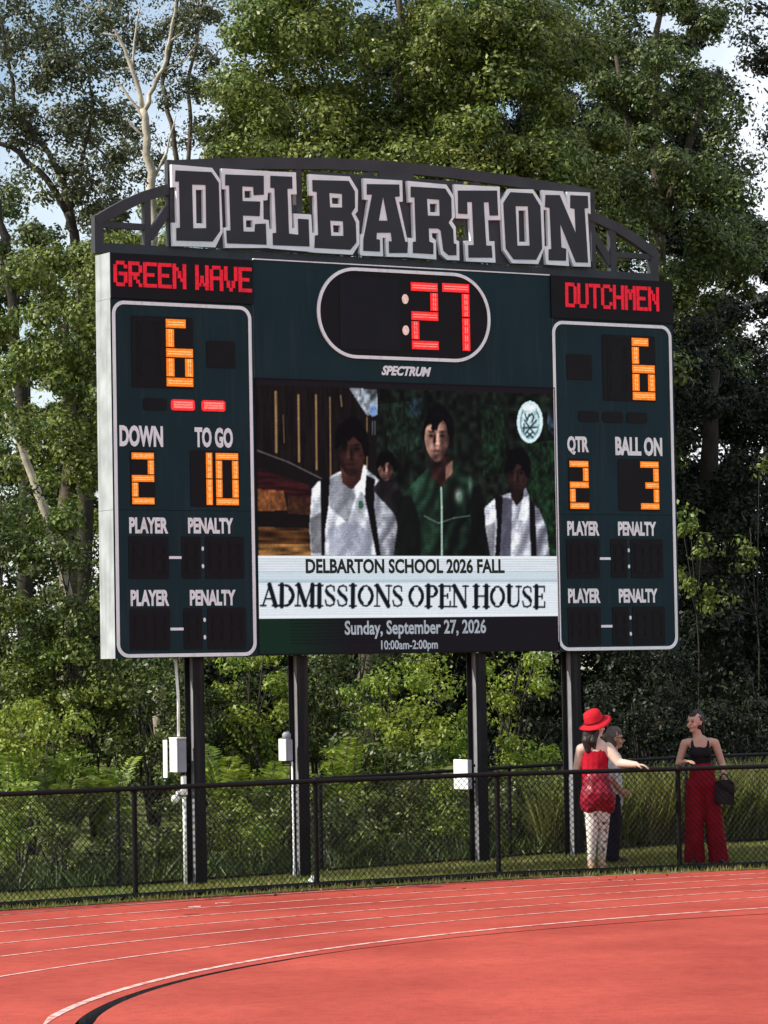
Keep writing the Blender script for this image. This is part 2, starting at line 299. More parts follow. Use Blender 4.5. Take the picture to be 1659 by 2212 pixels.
bmesh.ops.recalc_face_normals(bm, faces=bm.faces[:])
structure(obj('drain_channel', bm, paint('dirty_concrete', (.075, .07, .072), .9, .3, 8, .1)))
XR = [(-7.6, 8.2), (-7.4, 8.2), (-7.2, 8.2), (-6.9, 8.2), (-6.4, 8.2), (-4.9, 8.2), (-2.45, 8.2)]
for k, (c, (x0, x1)) in enumerate(zip(CIRC, XR)):
    bm = bmesh.new(); ribbon(bm, c, x0, x1, .07 if k == 6 else .042, .004, 140)
    structure(obj('lane_line', bm, m_line))
# scuffed lane numbers and marks
m_faint = m_line
bm = bmesh.new()
for px, py, w, h_ in ((425, 1959, .08, .14), (412, 1960, .05, .10), (478, 1951, .13, .06), (470, 1952, .05, .10)):
    v = (RM @ [(px - 829.5) / FOCAL, (py - 1106) / FOCAL, 1]); s = EYE / v[1]; x, y = v[0] * s, v[2] * s
    box(bm, x - w / 2, x + w / 2, y - h_ / 2, y + h_ / 2, .002, .006)
structure(obj('lane_marks', bm, m_faint))
bm = bmesh.new()
for px, py, w, h_ in ((928, 1916, .28, .20), (600, 1987, .05, .07), (415, 1975, .2, .08)):
    v = (RM @ [(px - 829.5) / FOCAL, (py - 1106) / FOCAL, 1]); s = EYE / v[1]; x, y = v[0] * s, v[2] * s
    vs_ = [bm.verts.new((x + w / 2 * math.cos(a) * (1 + .2 * math.sin(3 * a)), y + h_ / 2 * math.sin(a), .0035)) for a in np.linspace(0, 2 * math.pi, 14)[:-1]]
    bm.faces.new(vs_)
structure(obj('track_stain', bm, paint('dark_red_stain', (.20, .030, .026), .9, .2, 20, .1)))

m_lawn = paint('short_turf', (.12, .14, .045), .95, .5, 2.2, .05)
xs = np.linspace(-16, 30, 70)
ds = [-.28, -.1, 0, .3, .6, .9, 1.2, 2, 3, 4, 5, 7, 10, 15, 25, 45]
bm = bmesh.new(); g = []
for x in xs:
    xx = max(-8.5, min(8.0, x)); g.append([bm.verts.new((x, fence_y(xx) + (x - xx) * .45 + d, lawn_z(xx, fence_y(xx) + d))) for d in ds])
for i in range(len(xs) - 1):
    for j in range(len(ds) - 1): bm.faces.new((g[i][j], g[i + 1][j], g[i + 1][j + 1], g[i][j + 1]))
structure(obj('lawn', bm, m_lawn, smooth=True))

# ---------------------------------------------------------------- blades and leaves
RNG = np.random.default_rng(7)
def quads(name, V, m, parent=None):
    """V: (n,4,3) array of loose quads"""
    n = len(V); me = bpy.data.meshes.new(name)
    me.vertices.add(n * 4); me.vertices.foreach_set('co', V.reshape(-1).astype(np.float32))
    me.loops.add(n * 4); me.loops.foreach_set('vertex_index', np.arange(n * 4, dtype=np.int32))
    me.polygons.add(n); me.polygons.foreach_set('loop_start', np.arange(0, n * 4, 4, dtype=np.int32))
    me.update(calc_edges=True)
    return link(name, me, m, parent)
def blades(name, P, h0, h1, w, m, lean=.35):
    n = len(P); a = RNG.uniform(0, 2 * math.pi, n); h = RNG.uniform(h0, h1, n)
    s = np.c_[np.cos(a), np.sin(a), np.zeros(n)] * w / 2
    tip = P + np.c_[RNG.normal(0, lean, n) * h, RNG.normal(0, lean, n) * h, h]
    mid = P * .45 + tip * .55 + np.c_[np.zeros((n, 2)), h * .06]
    V = np.stack([P - s, P + s, mid + s * .8, tip], 1); V[:, 3] = tip
    return quads(name, V, m)
m_grass = leaf_mat('lawn_grass', (.09, .13, .02), (.20, .25, .05), (.38, .40, .12), .38)
m_dry = leaf_mat('dry_grass', (.16, .14, .05), (.30, .26, .09), (.46, .41, .19), .38)
m_tall = leaf_mat('tall_grass', (.055, .075, .015), (.15, .18, .035), (.36, .36, .11), .35)
n = 60000
x = RNG.uniform(-6.2, 7.2, n); d = RNG.uniform(-.34, 3.2, n) ** 1.0
y = np.array([fence_y(a) for a in x]) + d
keep = (d > .05) | (RNG.uniform(0, 1, n) < .45)
x, y = x[keep], y[keep]
P = np.c_[x, y, [lawn_z(a, b_) - .005 for a, b_ in zip(x, y)]]
dry = (RNG.uniform(0, 1, len(P)) < np.where(P[:, 0] > -1.6, .45, .2))
tag(blades('lawn_grass', P[~dry], .03, .075, .012, m_grass), kind='stuff', label='short green mown grass between the track and the bushes', cat='grass')
tag(blades('dry_grass', P[dry], .03, .075, .012, m_dry), kind='stuff', label='straw coloured dry blades among the mown grass', cat='grass')
# ---------------------------------------------------------------- scoreboard
YAW = .5541
SB = empty('scoreboard', (-3.0418, 38.5192, 0), YAW)       # local x along the face, y to the back, z up; the front face is y = 0
tag(SB, 'big dark green football scoreboard on four black posts with a bright video screen', 'scoreboard')
def sbox(name, m, *bxs, parent=SB, bevel=0):
    bm = bmesh.new()
    for b_ in bxs: box(bm, *b_)
    if bevel: bmesh.ops.bevel(bm, geom=bm.edges[:], offset=bevel, segments=2, affect='EDGES')
    bmesh.ops.recalc_face_normals(bm, faces=bm.faces[:])
    return obj(name, bm, m, parent)
DEP = .36
# cabinet: three columns of sheet metal sections, butted with narrow seams; sides are bare metal
bm = bmesh.new()
secs = [(-.02, 1.838, 2.590, 4.268), (-.02, 1.838, 4.272, 6.664), (-.017, 1.838, 6.668, 7.192),
        (1.842, 6.058, 5.82, 7.196), (6.062, 7.885, 2.590, 4.268), (6.062, 7.885, 4.272, 6.664), (6.060, 7.883, 6.668, 7.205)]
sides = []
for i, (x0, x1, z0, z1) in enumerate(secs):
    f = box(bm, x0, x1, .0, DEP, z0, z1); sides += [f[0], f[1], f[3]]
for f in sides: f.material_index = 1
box(bm, 1.842, 6.058, .05, DEP - .02, 2.60, 5.816)
o = obj('cabinet', bm, M['green'], SB); o.data.materials.append(M['alu'])
sbox('trim_strip', M['white'], (1.85, 6.02, -.012, .02, 7.199, 7.212))

# name panels with red dot-matrix words
F57 = {'G': '01110 10001 10000 10111 10001 10001 01110', 'R': '11110 10001 10001 11110 10100 10010 10001', 'E': '11111 10000 10000 11110 10000 10000 11111',
       'N': '10001 11001 10101 10101 10011 10001 10001', 'W': '10001 10001 10001 10101 10101 11011 10001', 'A': '01110 10001 10001 11111 10001 10001 10001',
       'V': '10001 10001 10001 10001 01010 01010 00100', 'D': '11110 10001 10001 10001 10001 10001 11110', 'U': '10001 10001 10001 10001 10001 10001 01110',
       'T': '11111 00100 00100 00100 00100 00100 00100', 'C': '01110 10001 10000 10000 10000 10001 01110', 'H': '10001 10001 10001 11111 10001 10001 10001',
       'M': '10001 11011 10101 10101 10001 10001 10001', ' ': '000 000 000 000 000 000 000'}
m_red = glow('red_led', (250, 46, 50), 1.25); m_redcore = glow('red_led_core', (255, 140, 128), 1.1)
m_namered = glow('red_matrix_led', (214, 32, 50), 1.1)
m_amber = glow('amber_led', (252, 128, 30), 1.2); m_ambercore = glow('amber_led_core', (255, 200, 128), 1.1)
m_dot = glow('pale_red_led', (238, 196, 190), 1.0)
def lit_letter(ch, x0, x1, z0, z1, y0, y1, parent):
    """one dot-matrix letter, its lamps run together: each dot is spread a third of a dot to both sides"""
    rows = F57[ch].split(); k = 3; nc_, nr_ = len(rows[0]) * k + 1, 7 * k
    g_ = np.zeros((nr_, nc_), bool)
    for r_, row in enumerate(rows):
        for c_, bit in enumerate(row):
            if bit == '1': g_[r_ * k:(r_ + 1) * k, c_ * k:(c_ + 1) * k + 1] = True
    bm = bmesh.new(); dx, dz = (x1 - x0) / nc_, (z1 - z0) / nr_
    for r_, c_ in zip(*np.nonzero(g_)):
        bm.faces.new([bm.verts.new((x0 + dx * a_, y0, z1 - dz * b_)) for a_, b_ in ((c_, r_), (c_ + 1, r_), (c_ + 1, r_ + 1), (c_, r_ + 1))])
    bmesh.ops.remove_doubles(bm, verts=bm.verts[:], dist=1e-5)
    r = bmesh.ops.extrude_face_region(bm, geom=bm.faces[:]); bmesh.ops.translate(bm, verts=[v_ for v_ in r['geom'] if isinstance(v_, bmesh.types.BMVert)], vec=(0, y1 - y0, 0))
    bmesh.ops.recalc_face_normals(bm, faces=bm.faces[:])
    obj('lit_letter', bm, m_namered, parent)
for text, pr, tr in (('GREEN WAVE', (-.017, 1.836, 6.676, 7.186), (0.008, 1.820, 6.810, 7.098)), ('DUTCHMEN', (6.03, 7.879, 6.682, 7.200), (6.232, 7.668, 6.820, 7.122))):
    pn = sbox('name_panel', M['panel'], (pr[0], pr[1], -.022, -.001, pr[2], pr[3]))
    wd = [1.0 if c != ' ' else .55 for c in text]; un = (tr[1] - tr[0]) / sum(wd); x = tr[0]
    for c, w_ in zip(text, wd):
        if c != ' ': lit_letter(c, x + un * .04, x + un * .96, tr[2], tr[3], -.030, -.0225, pn)
        x += un * w_

# printed words: one mesh per word, fitted to its place
def word_mesh(text, bold=.0, shear=0.0, extrude=.0):
    cu = bpy.data.curves.new('word', 'FONT'); cu.body = text; cu.size = 1; cu.offset = bold; cu.shear = shear; cu.extrude = extrude; cu.resolution_u = 3
    o = bpy.data.objects.new('word', cu); COL.objects.link(o)
    dg = bpy.context.evaluated_depsgraph_get(); me = bpy.data.meshes.new_from_object(o.evaluated_get(dg))
    bpy.data.objects.remove(o); bpy.data.curves.remove(cu)
    return me
def word(name, text, x0, x1, z0, z1, y, m, parent, bold=.018, shear=0.0, thick=.004):
    me = word_mesh(text, bold, shear, .5)
    v = np.zeros(len(me.vertices) * 3, np.float32); me.vertices.foreach_get('co', v); v = v.reshape(-1, 3)
    lo, hi = v.min(0), v.max(0)
    w = np.empty_like(v)
    w[:, 0] = x0 + (v[:, 0] - lo[0]) / (hi[0] - lo[0]) * (x1 - x0)
    w[:, 2] = z0 + (v[:, 1] - lo[1]) / (hi[1] - lo[1]) * (z1 - z0)
    w[:, 1] = y - thick * (v[:, 2] - lo[2]) / max(1e-6, hi[2] - lo[2])
    me.vertices.foreach_set('co', w.reshape(-1)); me.update(); me.materials.clear(); me.name = name
    return link(name, me, m, parent)

SEG = {'8': 'abcdefg', '0': 'abcdef', '1': 'bc', '2': 'abged', '3': 'abgcd', '6': 'afgedc', '7': 'abc'}
def digit(name, ch, x0, x1, z0, z1, y, parent, mat, core, th=.012):
    """seven-segment figure: mitred bars standing out of the face, each with two hair-thin brighter rows of lamps"""
    bm = bmesh.new(); w = (z1 - z0) * .145; zm = (z0 + z1) / 2; g = w * .07
    bars = {'a': ((x0, z1 - w), (x1, z1), 'h'), 'd': ((x0, z0), (x1, z0 + w), 'h'), 'g': ((x0, zm - w / 2), (x1, zm + w / 2), 'h'),
            'f': ((x0, zm), (x0 + w, z1), 'v'), 'e': ((x0, z0), (x0 + w, zm), 'v'), 'b': ((x1 - w, zm), (x1, z1), 'v'), 'c': ((x1 - w, z0), (x1, zm), 'v')}
    if ch == '1': bars = {'b': ((x0, zm), (x1, z1), 'v'), 'c': ((x0, z0), (x1, zm), 'v')}
    core_f = []
    for s in SEG[ch]:
        (ax, az), (bx_, bz_), d = bars[s]
        ax2, bx2, az2, bz2 = ax + g, bx_ - g, az + g, bz_ - g
        if d == 'v' and ch != '1':                                    # leave the corners to the horizontal bars that are lit
            if s in 'fb' and 'a' in SEG[ch]: bz2 = bz_ - w - g
            if s in 'ec' and 'd' in SEG[ch]: az2 = az + w + g
            if 'g' in SEG[ch]:
                if s in 'fb': az2 = zm + w / 2 + g
                else: bz2 = zm - w / 2 - g
        if ch == '6' and s == 'a': bx2 = x1 - w * .85
        if ch == '3' and s == 'g': ax2 = x0 + w * .9
        for f in box(bm, ax2, bx2, y - th, y, az2, bz2): pass
        if d == 'h':
            for k in (.36, .64):
                zc = az2 + (bz2 - az2) * k; core_f += box(bm, ax2 + w * .15, bx2 - w * .15, y - th - .003, y - th - .0005, zc - w * .055, zc + w * .055)
        else:
            for k in (.36, .64):
                xc = ax2 + (bx2 - ax2) * k
                nseg = 4
                for q_ in range(nseg):
                    za = az2 + (bz2 - az2) * (q_ + .12) / nseg; zb = az2 + (bz2 - az2) * (q_ + .88) / nseg
                    core_f += box(bm, xc - w * .055, xc + w * .055, y - th - .003, y - th - .0005, za, zb)
    for f in core_f: f.material_index = 1
    o = obj(name, bm, mat, parent); o.data.materials.append(core); return o
def face(name, x0, x1, z0, z1, parent, m=None, y=-.001, r=.02, t=.006):
    bm = bmesh.new(); prism(bm, rrect(x0, x1, z0, z1, r, 3), [], y - t, y); return obj(name, bm, m or M['panel'], parent)

# clock: stadium-shaped window with a white border
ck = empty('clock_display', (0, 0, 0)); ck.parent = SB
bm = bmesh.new(); prism(bm, rrect(2.725, 5.105, 6.115, 7.141, .50, 14), [], -.010, -.001); obj('clock_window', bm, M['panel'], ck)
bm = bmesh.new(); ring_strip(bm, rrect(2.697, 5.131, 6.088, 7.168, .53, 14), rrect(2.736, 5.092, 6.127, 7.129, .49, 14), -.020, -.001); obj('border_line', bm, M['white'], ck)
sbox('dark_digit_window', M['dark_panel'], (3.007, 3.834, -.014, -.010, 6.2, 7.06), parent=ck)
digit('lit_digit', '2', 3.996, 4.387, 6.219, 7.037, -.0105, ck, m_red, m_redcore)
digit('lit_digit', '7', 4.440, 4.838, 6.222, 7.045, -.0105, ck, m_red, m_redcore)
for zc in (6.822, 6.448):
    bm = bmesh.new(); prism(bm, [(3.92 + .044 * math.cos(a), zc + .058 * math.sin(a)) for a in np.linspace(0, 2 * math.pi, 25)[:-1]], [], -.018, -.0105); obj('colon_lamp', bm, m_dot, ck)
word('maker_lettering', 'SPECTRUM', 3.574, 4.276, 5.902, 6.018, -.001, M['white'], SB, .045, .35)

# the two team columns
LEFT = dict(out=(0, 1.81, 2.598, 6.648), score=(.243, 1.038, 5.668, 6.486), fig=('6', .677, 1.034, 5.682, 6.468), sq=(1.213, 1.592, 5.922, 6.232),
    bars=((.381, .685, 0), (.739, 1.045, 1), (1.136, 1.446, 1)),
    words=(('DOWN', .073, .629, 4.989, 5.233), ('TO GO', 1.04, 1.541, 4.996, 5.23), ('PLAYER', .18, .677, 4.005, 4.188), ('PENALTY', .936, 1.528, 4.008, 4.189), ('PLAYER', .184, .677, 3.181, 3.364), ('PENALTY', .945, 1.544, 3.181, 3.362)),
    faces=((.205, .517, 4.318, 4.95, (('2', .215, .506),)), (.978, 1.62, 4.318, 4.964, (('1', 1.175, 1.262), ('0', 1.302, 1.605)))),
    pens=((.168, .68, 3.493, 3.974, .849, 1.096, 1.152, 1.663), (.170, .684, 2.682, 3.155, .860, 1.1, 1.172, 1.673)), dot=(1.122, 1.132))
RIGHT = dict(out=(6.046, 7.856, 2.598, 6.648), score=(6.791, 7.600, 5.687, 6.505), fig=('6', 7.232, 7.585, 5.695, 6.484), sq=(6.253, 6.628, 5.931, 6.243),
    bars=((6.417, 6.718, 0), (6.775, 7.084, 0), (7.142, 7.453, 0)),
    words=(('QTR', 6.236, 6.558, 5.002, 5.232), ('BALL ON', 6.96, 7.677, 5.006, 5.24), ('PLAYER', 6.211, 6.69, 4.009, 4.187), ('PENALTY', 6.974, 7.557, 4.011, 4.187), ('PLAYER', 6.203, 6.686, 3.181, 3.359), ('PENALTY', 6.965, 7.555, 3.181, 3.354)),
    faces=((6.246, 6.552, 4.32, 4.955, (('2', 6.254, 6.541),)), (6.993, 7.622, 4.322, 4.964, (('3', 7.324, 7.61),))),
    pens=((6.194, 6.685, 3.488, 3.972, 6.856, 7.101, 7.16, 7.652), (6.193, 6.684, 2.66, 3.132, 6.86, 7.105, 7.168, 7.661)), dot=(7.129, 7.134))
for S in (LEFT, RIGHT):
    sp_ = empty('team_panel', (0, 0, 0)); sp_.parent = SB
    x0, x1, z0, z1 = S['out']
    bm = bmesh.new(); ring_strip(bm, rrect(x0, x1, z0, z1, .15, 8), rrect(x0 + .04, x1 - .04, z0 + .04, z1 - .04, .115, 8), -.007, -.001); obj('border_line', bm, M['white'], sp_)
    f = face('digit_panel', *S['score'], sp_)
    digit('lit_digit', S['fig'][0], *S['fig'][1:], -.0075, sp_, m_amber, m_ambercore)
    sc_ = S['score']; digit('unlit_digit', '8', sc_[0] + .06, sc_[0] + .06 + (S['fig'][2] - S['fig'][1]), S['fig'][3], S['fig'][4], -.0075, f, M['unlit'], M['unlit'], .002)
    face('possession_lamp', *S['sq'], sp_)
    for a, b_, on in S['bars']:
        if on:
            bm = bmesh.new(); prism(bm, rrect(a, b_, 5.416, 5.541, .03, 3), [], -.012, -.001)
            ff = []
            for k in (.3, .52, .74): ff += box(bm, a + .03, b_ - .03, -.0155, -.0125, 5.416 + .125 * k - .010, 5.416 + .125 * k + .010)
            for q_ in ff: q_.material_index = 1
            o = obj('timeout_lamp', bm, m_red, sp_); o.data.materials.append(m_redcore); o['label'] = 'lit red time-out lamp'
        else: face('timeout_lamp', a, b_, 5.413, 5.547, sp_, r=.03)
    for wd in S['words']: word('printed_word', *wd, -.001, M['white'], sp_, .045)
    for a, b_, c, d, figs in S['faces']:
        face('digit_panel', a, b_, c, d, sp_)
        for ch, fa, fb in figs: digit('lit_digit', ch, fa, fb, c + .012, d - .022, -.0075, sp_, m_amber, m_ambercore)
    for (a, b_, c, d, e, f_, g_, h_), dx in zip(S['pens'], S['dot']):
        w3 = (b_ - a) / 2
        for pa_, pb_, cells in ((a, b_, 2), (e, f_, 1), (g_, h_, 2)):
            pn = face('digit_panel', pa_, pb_, c, d, sp_)
            for q_ in range(cells):
                cw = (pb_ - pa_) / cells; digit('unlit_digit', '8', pa_ + cw * q_ + cw * .16, pa_ + cw * (q_ + 1) - cw * .12, c + .05, d - .05, -.0075, pn, M['unlit'], M['unlit'], .002)
        zm = (c + d) / 2
        sbox('dash_mark', M['white'], (b_ + .004, e - .004, -.006, -.001, zm - .018, zm + .013), parent=sp_)
        for zz in (zm + .10, zm - .10):
            bm = bmesh.new(); prism(bm, [(dx + .016 * math.cos(q_), zz + .025 * math.sin(q_)) for q_ in np.linspace(0, 2 * math.pi, 17)[:-1]], [], -.006, -.001); obj('colon_mark', bm, M['white'], sp_)

# the sign letters over the cabinet
for i, (ch, (w, wh, d, dh)) in enumerate(LETTERS.items()):
    yo = .30 - .003 * (i % 3)
    bm = bmesh.new(); prism(bm, w, wh, yo, .345); L_ = obj('sign_letter', bm, M['sign_white'], SB)
    bm = bmesh.new(); prism(bm, d, dh, yo - .007, yo - .001); obj('letter_face', bm, M['sign_grey'], L_)
# open steel frame that carries them
def bar(bm, p, q_, w, y0=.36, y1=.44):
    p, q_ = Vector((p[0], 0, p[1])), Vector((q_[0], 0, q_[1])); d = (q_ - p).normalized(); n = Vector((-d.z, 0, d.x)) * w / 2
    c = [p + n, p - n, q_ - n, q_ + n]
    f = [bm.verts.new((v.x, y0, v.z)) for v in c]; b_ = [bm.verts.new((v.x, y1, v.z)) for v in c]
    bm.faces.new(f[::-1]); bm.faces.new(b_)
    for i in range(4): bm.faces.new((f[i], f[(i + 1) % 4], b_[(i + 1) % 4], b_[i]))
bm = bmesh.new()
CX = 3.965
bar(bm, (-.02, 7.285), (7.95, 7.285), .125, .355, .455)
for x in (.04, 7.895): bar(bm, (x, 7.34), (x, 7.66), .115, .362, .452)
def curve_band(bm, outer, inner_, y0, y1):
    n = len(outer)
    F = [[bm.verts.new((x, y, z)) for x, z in lp] for lp in (outer, inner_) for y in (y0, y1)]
    for i in range(n - 1):
        bm.faces.new((F[0][i], F[0][i + 1], F[2][i + 1], F[2][i])); bm.faces.new((F[1][i], F[3][i], F[3][i + 1], F[1][i + 1]))
        bm.faces.new((F[0][i], F[1][i], F[1][i + 1], F[0][i + 1])); bm.faces.new((F[2][i], F[2][i + 1], F[3][i + 1], F[3][i]))
    for i in (0, n - 1): bm.faces.new((F[0][i], F[2][i], F[3][i], F[1][i]))
for s in (1, -1):
    po = [(CX + s * (x - CX), z) for x, z in ((-.02, 7.645), (.15, 7.745), (.34, 7.85), (.63, 7.977), (.96, 8.085), (1.6, 8.2))]
    pi_ = [(CX + s * (x - CX), z) for x, z in ((.04, 7.545), (.20, 7.63), (.38, 7.73), (.66, 7.86), (.99, 7.965), (1.63, 8.08))]
    curve_band(bm, po, pi_, .358, .448)
    for x in (.67, 1.67, 2.70, 3.70):
        bar(bm, (CX + s * (x - CX), 7.34), (CX + s * (x - CX), 7.90 if x < 1 else 8.42), .085, .364, .444)
    bar(bm, (CX + s * (.10 - CX), 7.56), (CX + s * (.63 - CX), 7.56), .07, .366, .442)
    bar(bm, (CX + s * (.96 - CX), 7.80), (CX + s * (.70 - CX), 7.44), .10, .368, .440)
    bar(bm, (CX + s * (.97 - CX), 7.34), (CX + s * (.97 - CX), 8.36), .06, .367, .443)
    for xa, xb in ((1.0, 1.64), (1.72, 2.66), (2.75, 3.66)):
        bar(bm, (CX + s * (xa - CX), 7.40), (CX + s * (xb - CX), 7.9), .08, .369, .439)
to = [(.95, 8.352), (1.477, 8.405), (2.161, 8.462), (3.05, 8.512), (3.965, 8.535), (4.88, 8.512), (5.77, 8.462), (6.45, 8.412), (6.98, 8.365)]
curve_band(bm, to, [(x, z - .135) for x, z in to], .356, .45)
bmesh.ops.recalc_face_normals(bm, faces=bm.faces[:])
obj('truss_frame', bm, M['truss'], SB)
# sheet backing behind the letters, with a few gaps left open
bm = bmesh.new()
for x0, x1, z0, z1 in ((.955, 2.60, 7.352, 8.30), (2.604, 2.83, 7.352, 7.83), (2.834, 3.80, 7.352, 8.34), (3.804, 4.30, 7.352, 8.40), (4.304, 4.86, 7.352, 8.34), (4.864, 5.02, 7.352, 7.66), (4.864, 5.02, 7.80, 8.34), (5.024, 6.90, 7.352, 8.24)):
    box(bm, x0, x1, .3475, .3535, z0, z1)
obj('backing_sheet', bm, M['truss'], SB)

# four wide-flange posts
def post(name, xc, top, bot=-.4):
    bm = bmesh.new()
    box(bm, xc - .071, xc + .071, .085, .098, bot, top); box(bm, xc - .071, xc + .071, .287, .300, bot, top)
    f = box(bm, xc - .006, xc + .006, .0985, .2865, bot, top)
    for q_ in f: q_.material_index = 1
    o = obj(name, bm, M['post'], SB); o.data.materials.append(M['web']); return o
POSTX = (1.090, 2.470, 4.965, 6.358)
for xc in POSTX: post('post', xc, 2.589)
# loose cable hanging under the screen
bm = bmesh.new(); tube(bm, [(3.55 + 1.0 * k / 10, .10, 2.60 - .09 * math.sin(math.pi * k / 10)) for k in range(11)], .006, 5); obj('cable', bm, M['zinc'], SB)
# ---------------------------------------------------------------- the video picture, painted lamp by lamp
GW, GH = 440, 334
SX0, SX1, SZ0, SZ1 = 1.846, 6.054, 2.618, 5.812
gy, gx = np.mgrid[0:GH, 0:GW]
U = (gx + .5) / GW; V = (gy + .5) / GH
def uv(p):
    x, y = p
    yt, yb = 55 + .03 * (x - 65), 1437 - .0213 * (x - 98); xl, xr = 65 + (y - 55) * .0239, 1565 + (y - 100) * .0245
    return (x - xl) / (xr - xl), (y - yt) / (yb - yt)
PIC = np.zeros((GH, GW, 3)); PIC[:] = (30, 24, 26)
rng2 = np.random.default_rng(3)
def fnoise(sx, sy, seed=0):
    """smooth noise with cells of about sx by sy lamps"""
    r_ = np.random.default_rng(seed); w, h_ = int(GW / sx) + 3, int(GH / sy) + 3
    g = r_.uniform(0, 1, (h_, w)); X, Y = gx / sx, gy / sy; i, j = X.astype(int), Y.astype(int); fx, fy = X - i, Y - j
    return (g[j, i] * (1 - fx) + g[j, i + 1] * fx) * (1 - fy) + (g[j + 1, i] * (1 - fx) + g[j + 1, i + 1] * fx) * fy
def inside(pts):
    q_ = [uv(p) for p in pts]; m = np.zeros((GH, GW), bool)
    for (x0, y0), (x1, y1) in zip(q_, q_[1:] + q_[:1]):
        c = ((y0 > V) != (y1 > V))
        with np.errstate(divide='ignore', invalid='ignore'):
            m ^= c & (U < (x1 - x0) * (V - y0) / (y1 - y0 if y1 != y0 else 1e-9) + x0)
    return m
def lay(mask, col, a=1.0, tex=None, amt=.0):
    k = mask.astype(float) * a
    c = np.array(col, float)[None, None] * (1 if tex is None else (1 + amt * (tex - .5) * 2))[..., None] if tex is not None else np.array(col, float)[None, None] * np.ones((GH, GW, 1))
    PIC[:] = PIC * (1 - k[..., None]) + c * k[..., None]
def poly(pts, col, a=1.0, tex=None, amt=.5): lay(inside(pts), col, a, tex, amt)
def oval(cx, cy, rx, ry, col, a=1.0, tex=None, amt=.5): poly([(cx + rx * math.cos(q_), cy + ry * math.sin(q_)) for q_ in np.linspace(0, 2 * math.pi, 30)[:-1]], col, a, tex, amt)
def stroke(pts, w, col, a=1.0):
    for p, q_ in zip(pts, pts[1:]):
        (x0, y0), (x1, y1) = uv(p), uv(q_); ax, ay = x1 - x0, (y1 - y0) * GH / GW; px, py = U - x0, (V - y0) * GH / GW
        t_ = np.clip((px * ax + py * ay) / max(1e-9, ax * ax + ay * ay), 0, 1); d = np.hypot(px - t_ * ax, py - t_ * ay)
        lay(np.clip((w / 1500 / 2 - d) * GW + .5, 0, 1), col, a)
nf, nm, nc, nv, nh = .5 * fnoise(3, 4, 1) + .5 * fnoise(8, 9, 11), fnoise(6, 7, 2), fnoise(20, 20, 3), fnoise(3, 18, 4), fnoise(18, 2.4, 5)
# timber hall on the left, trees on the right
poly([(60, 50), (560, 60), (640, 200), (640, 560), (420, 570), (60, 420)], (34, 25, 23), 1, nv, .35)
for x, y0, y1, w in ((168, 125, 425, 13), (277, 140, 472, 11), (362, 140, 510, 10), (430, 150, 540, 7), (482, 140, 195, 6), (205, 240, 380, 4)):
    stroke([(x, y0), (x + 6, y1)], w, (168, 132, 88), .9)
poly([(520, 100), (660, 110), (668, 240), (610, 240)], (128, 136, 146), .9, nf, .7); oval(643, 215, 20, 32, (120, 160, 220), .8)
stroke([(612, 250), (614, 530)], 7, (150, 120, 84), .9); stroke([(580, 380), (580, 470)], 6, (120, 90, 60), .7)
for x in (640, 652, 666): stroke([(x, 270), (x, 335)], 6, (150, 160, 170), .6)
poly([(670, 90), (1568, 100), (1590, 945), (640, 945)], (24, 34, 26), 1, nm, .8)
poly([(1180, 170), (1300, 200), (1320, 520), (1200, 560)], (26, 50, 32), .9, nf, .9)
poly([(1420, 380), (1575, 360), (1590, 940), (1430, 900)], (27, 58, 34), .9, nf, .9)
poly([(690, 180), (880, 160), (890, 420), (720, 430)], (34, 56, 44), .8, nf, .9)
poly([(830, 150), (890, 150), (870, 240), (820, 230)], (36, 54, 78), .6, nf, .9); poly([(1530, 200), (1568, 240), (1565, 340), (1535, 310)], (66, 90, 122), .6, nf, .9)
stroke([(75, 415), (230, 475), (400, 562)], 6, (120, 112, 112), .9)
poly([(75, 500), (330, 590), (370, 700), (80, 620)], (66, 22, 26), 1, nh, .4)
poly([(78, 610), (210, 620), (230, 720), (80, 720)], (142, 84, 44), .95, nf, .4); poly([(230, 640), (360, 660), (370, 740), (230, 740)], (84, 46, 30), .95, nf, .4)
poly([(80, 725), (420, 745), (420, 800), (82, 800)], (30, 20, 20), 1)
poly([(82, 800), (430, 810), (430, 945), (88, 945)], (86, 54, 24), 1, nh, .55)
poly([(86, 885), (430, 890), (430, 945), (88, 945)], (150, 108, 56), .75, nh, .6)
# picture coordinates of every lamp, for soft shading
XX = 65 + U * 1500; YY = 60 + V * 1375
for _ in range(3):
    yt_, yb_ = 55 + .03 * (XX - 65), 1437 - .0213 * (XX - 98); YY = yt_ + V * (yb_ - yt_); xl_, xr_ = 65 + (YY - 55) * .0239, 1565 + (YY - 100) * .0245; XX = xl_ + U * (xr_ - xl_)
def spot(cx, cy, sx, sy, rot=0.0):
    c, s_ = math.cos(R(rot)), math.sin(R(rot)); dx, dy = XX - cx, YY - cy
    return np.exp(-(((dx * c + dy * s_) / sx) ** 2 + ((-dx * s_ + dy * c) / sy) ** 2))
def soft(mask, k=1):
    m = mask.astype(float)
    for _ in range(k): m = (m + np.roll(m, 1, 0) + np.roll(m, -1, 0) + np.roll(m, 1, 1) + np.roll(m, -1, 1)) / 5
    return m
def cover(m, rgb): PIC[:] = PIC * (1 - m[..., None]) + rgb * m[..., None]
def C3(c): return np.array(c, float)[None, None]
rows_ = .5 + .5 * np.sin(gy * 1.9 + 3 * nm)
folds = .5 + .5 * np.sin((XX * .9 + YY * .35) / 13 + 5 * nc) * (.5 + nm)
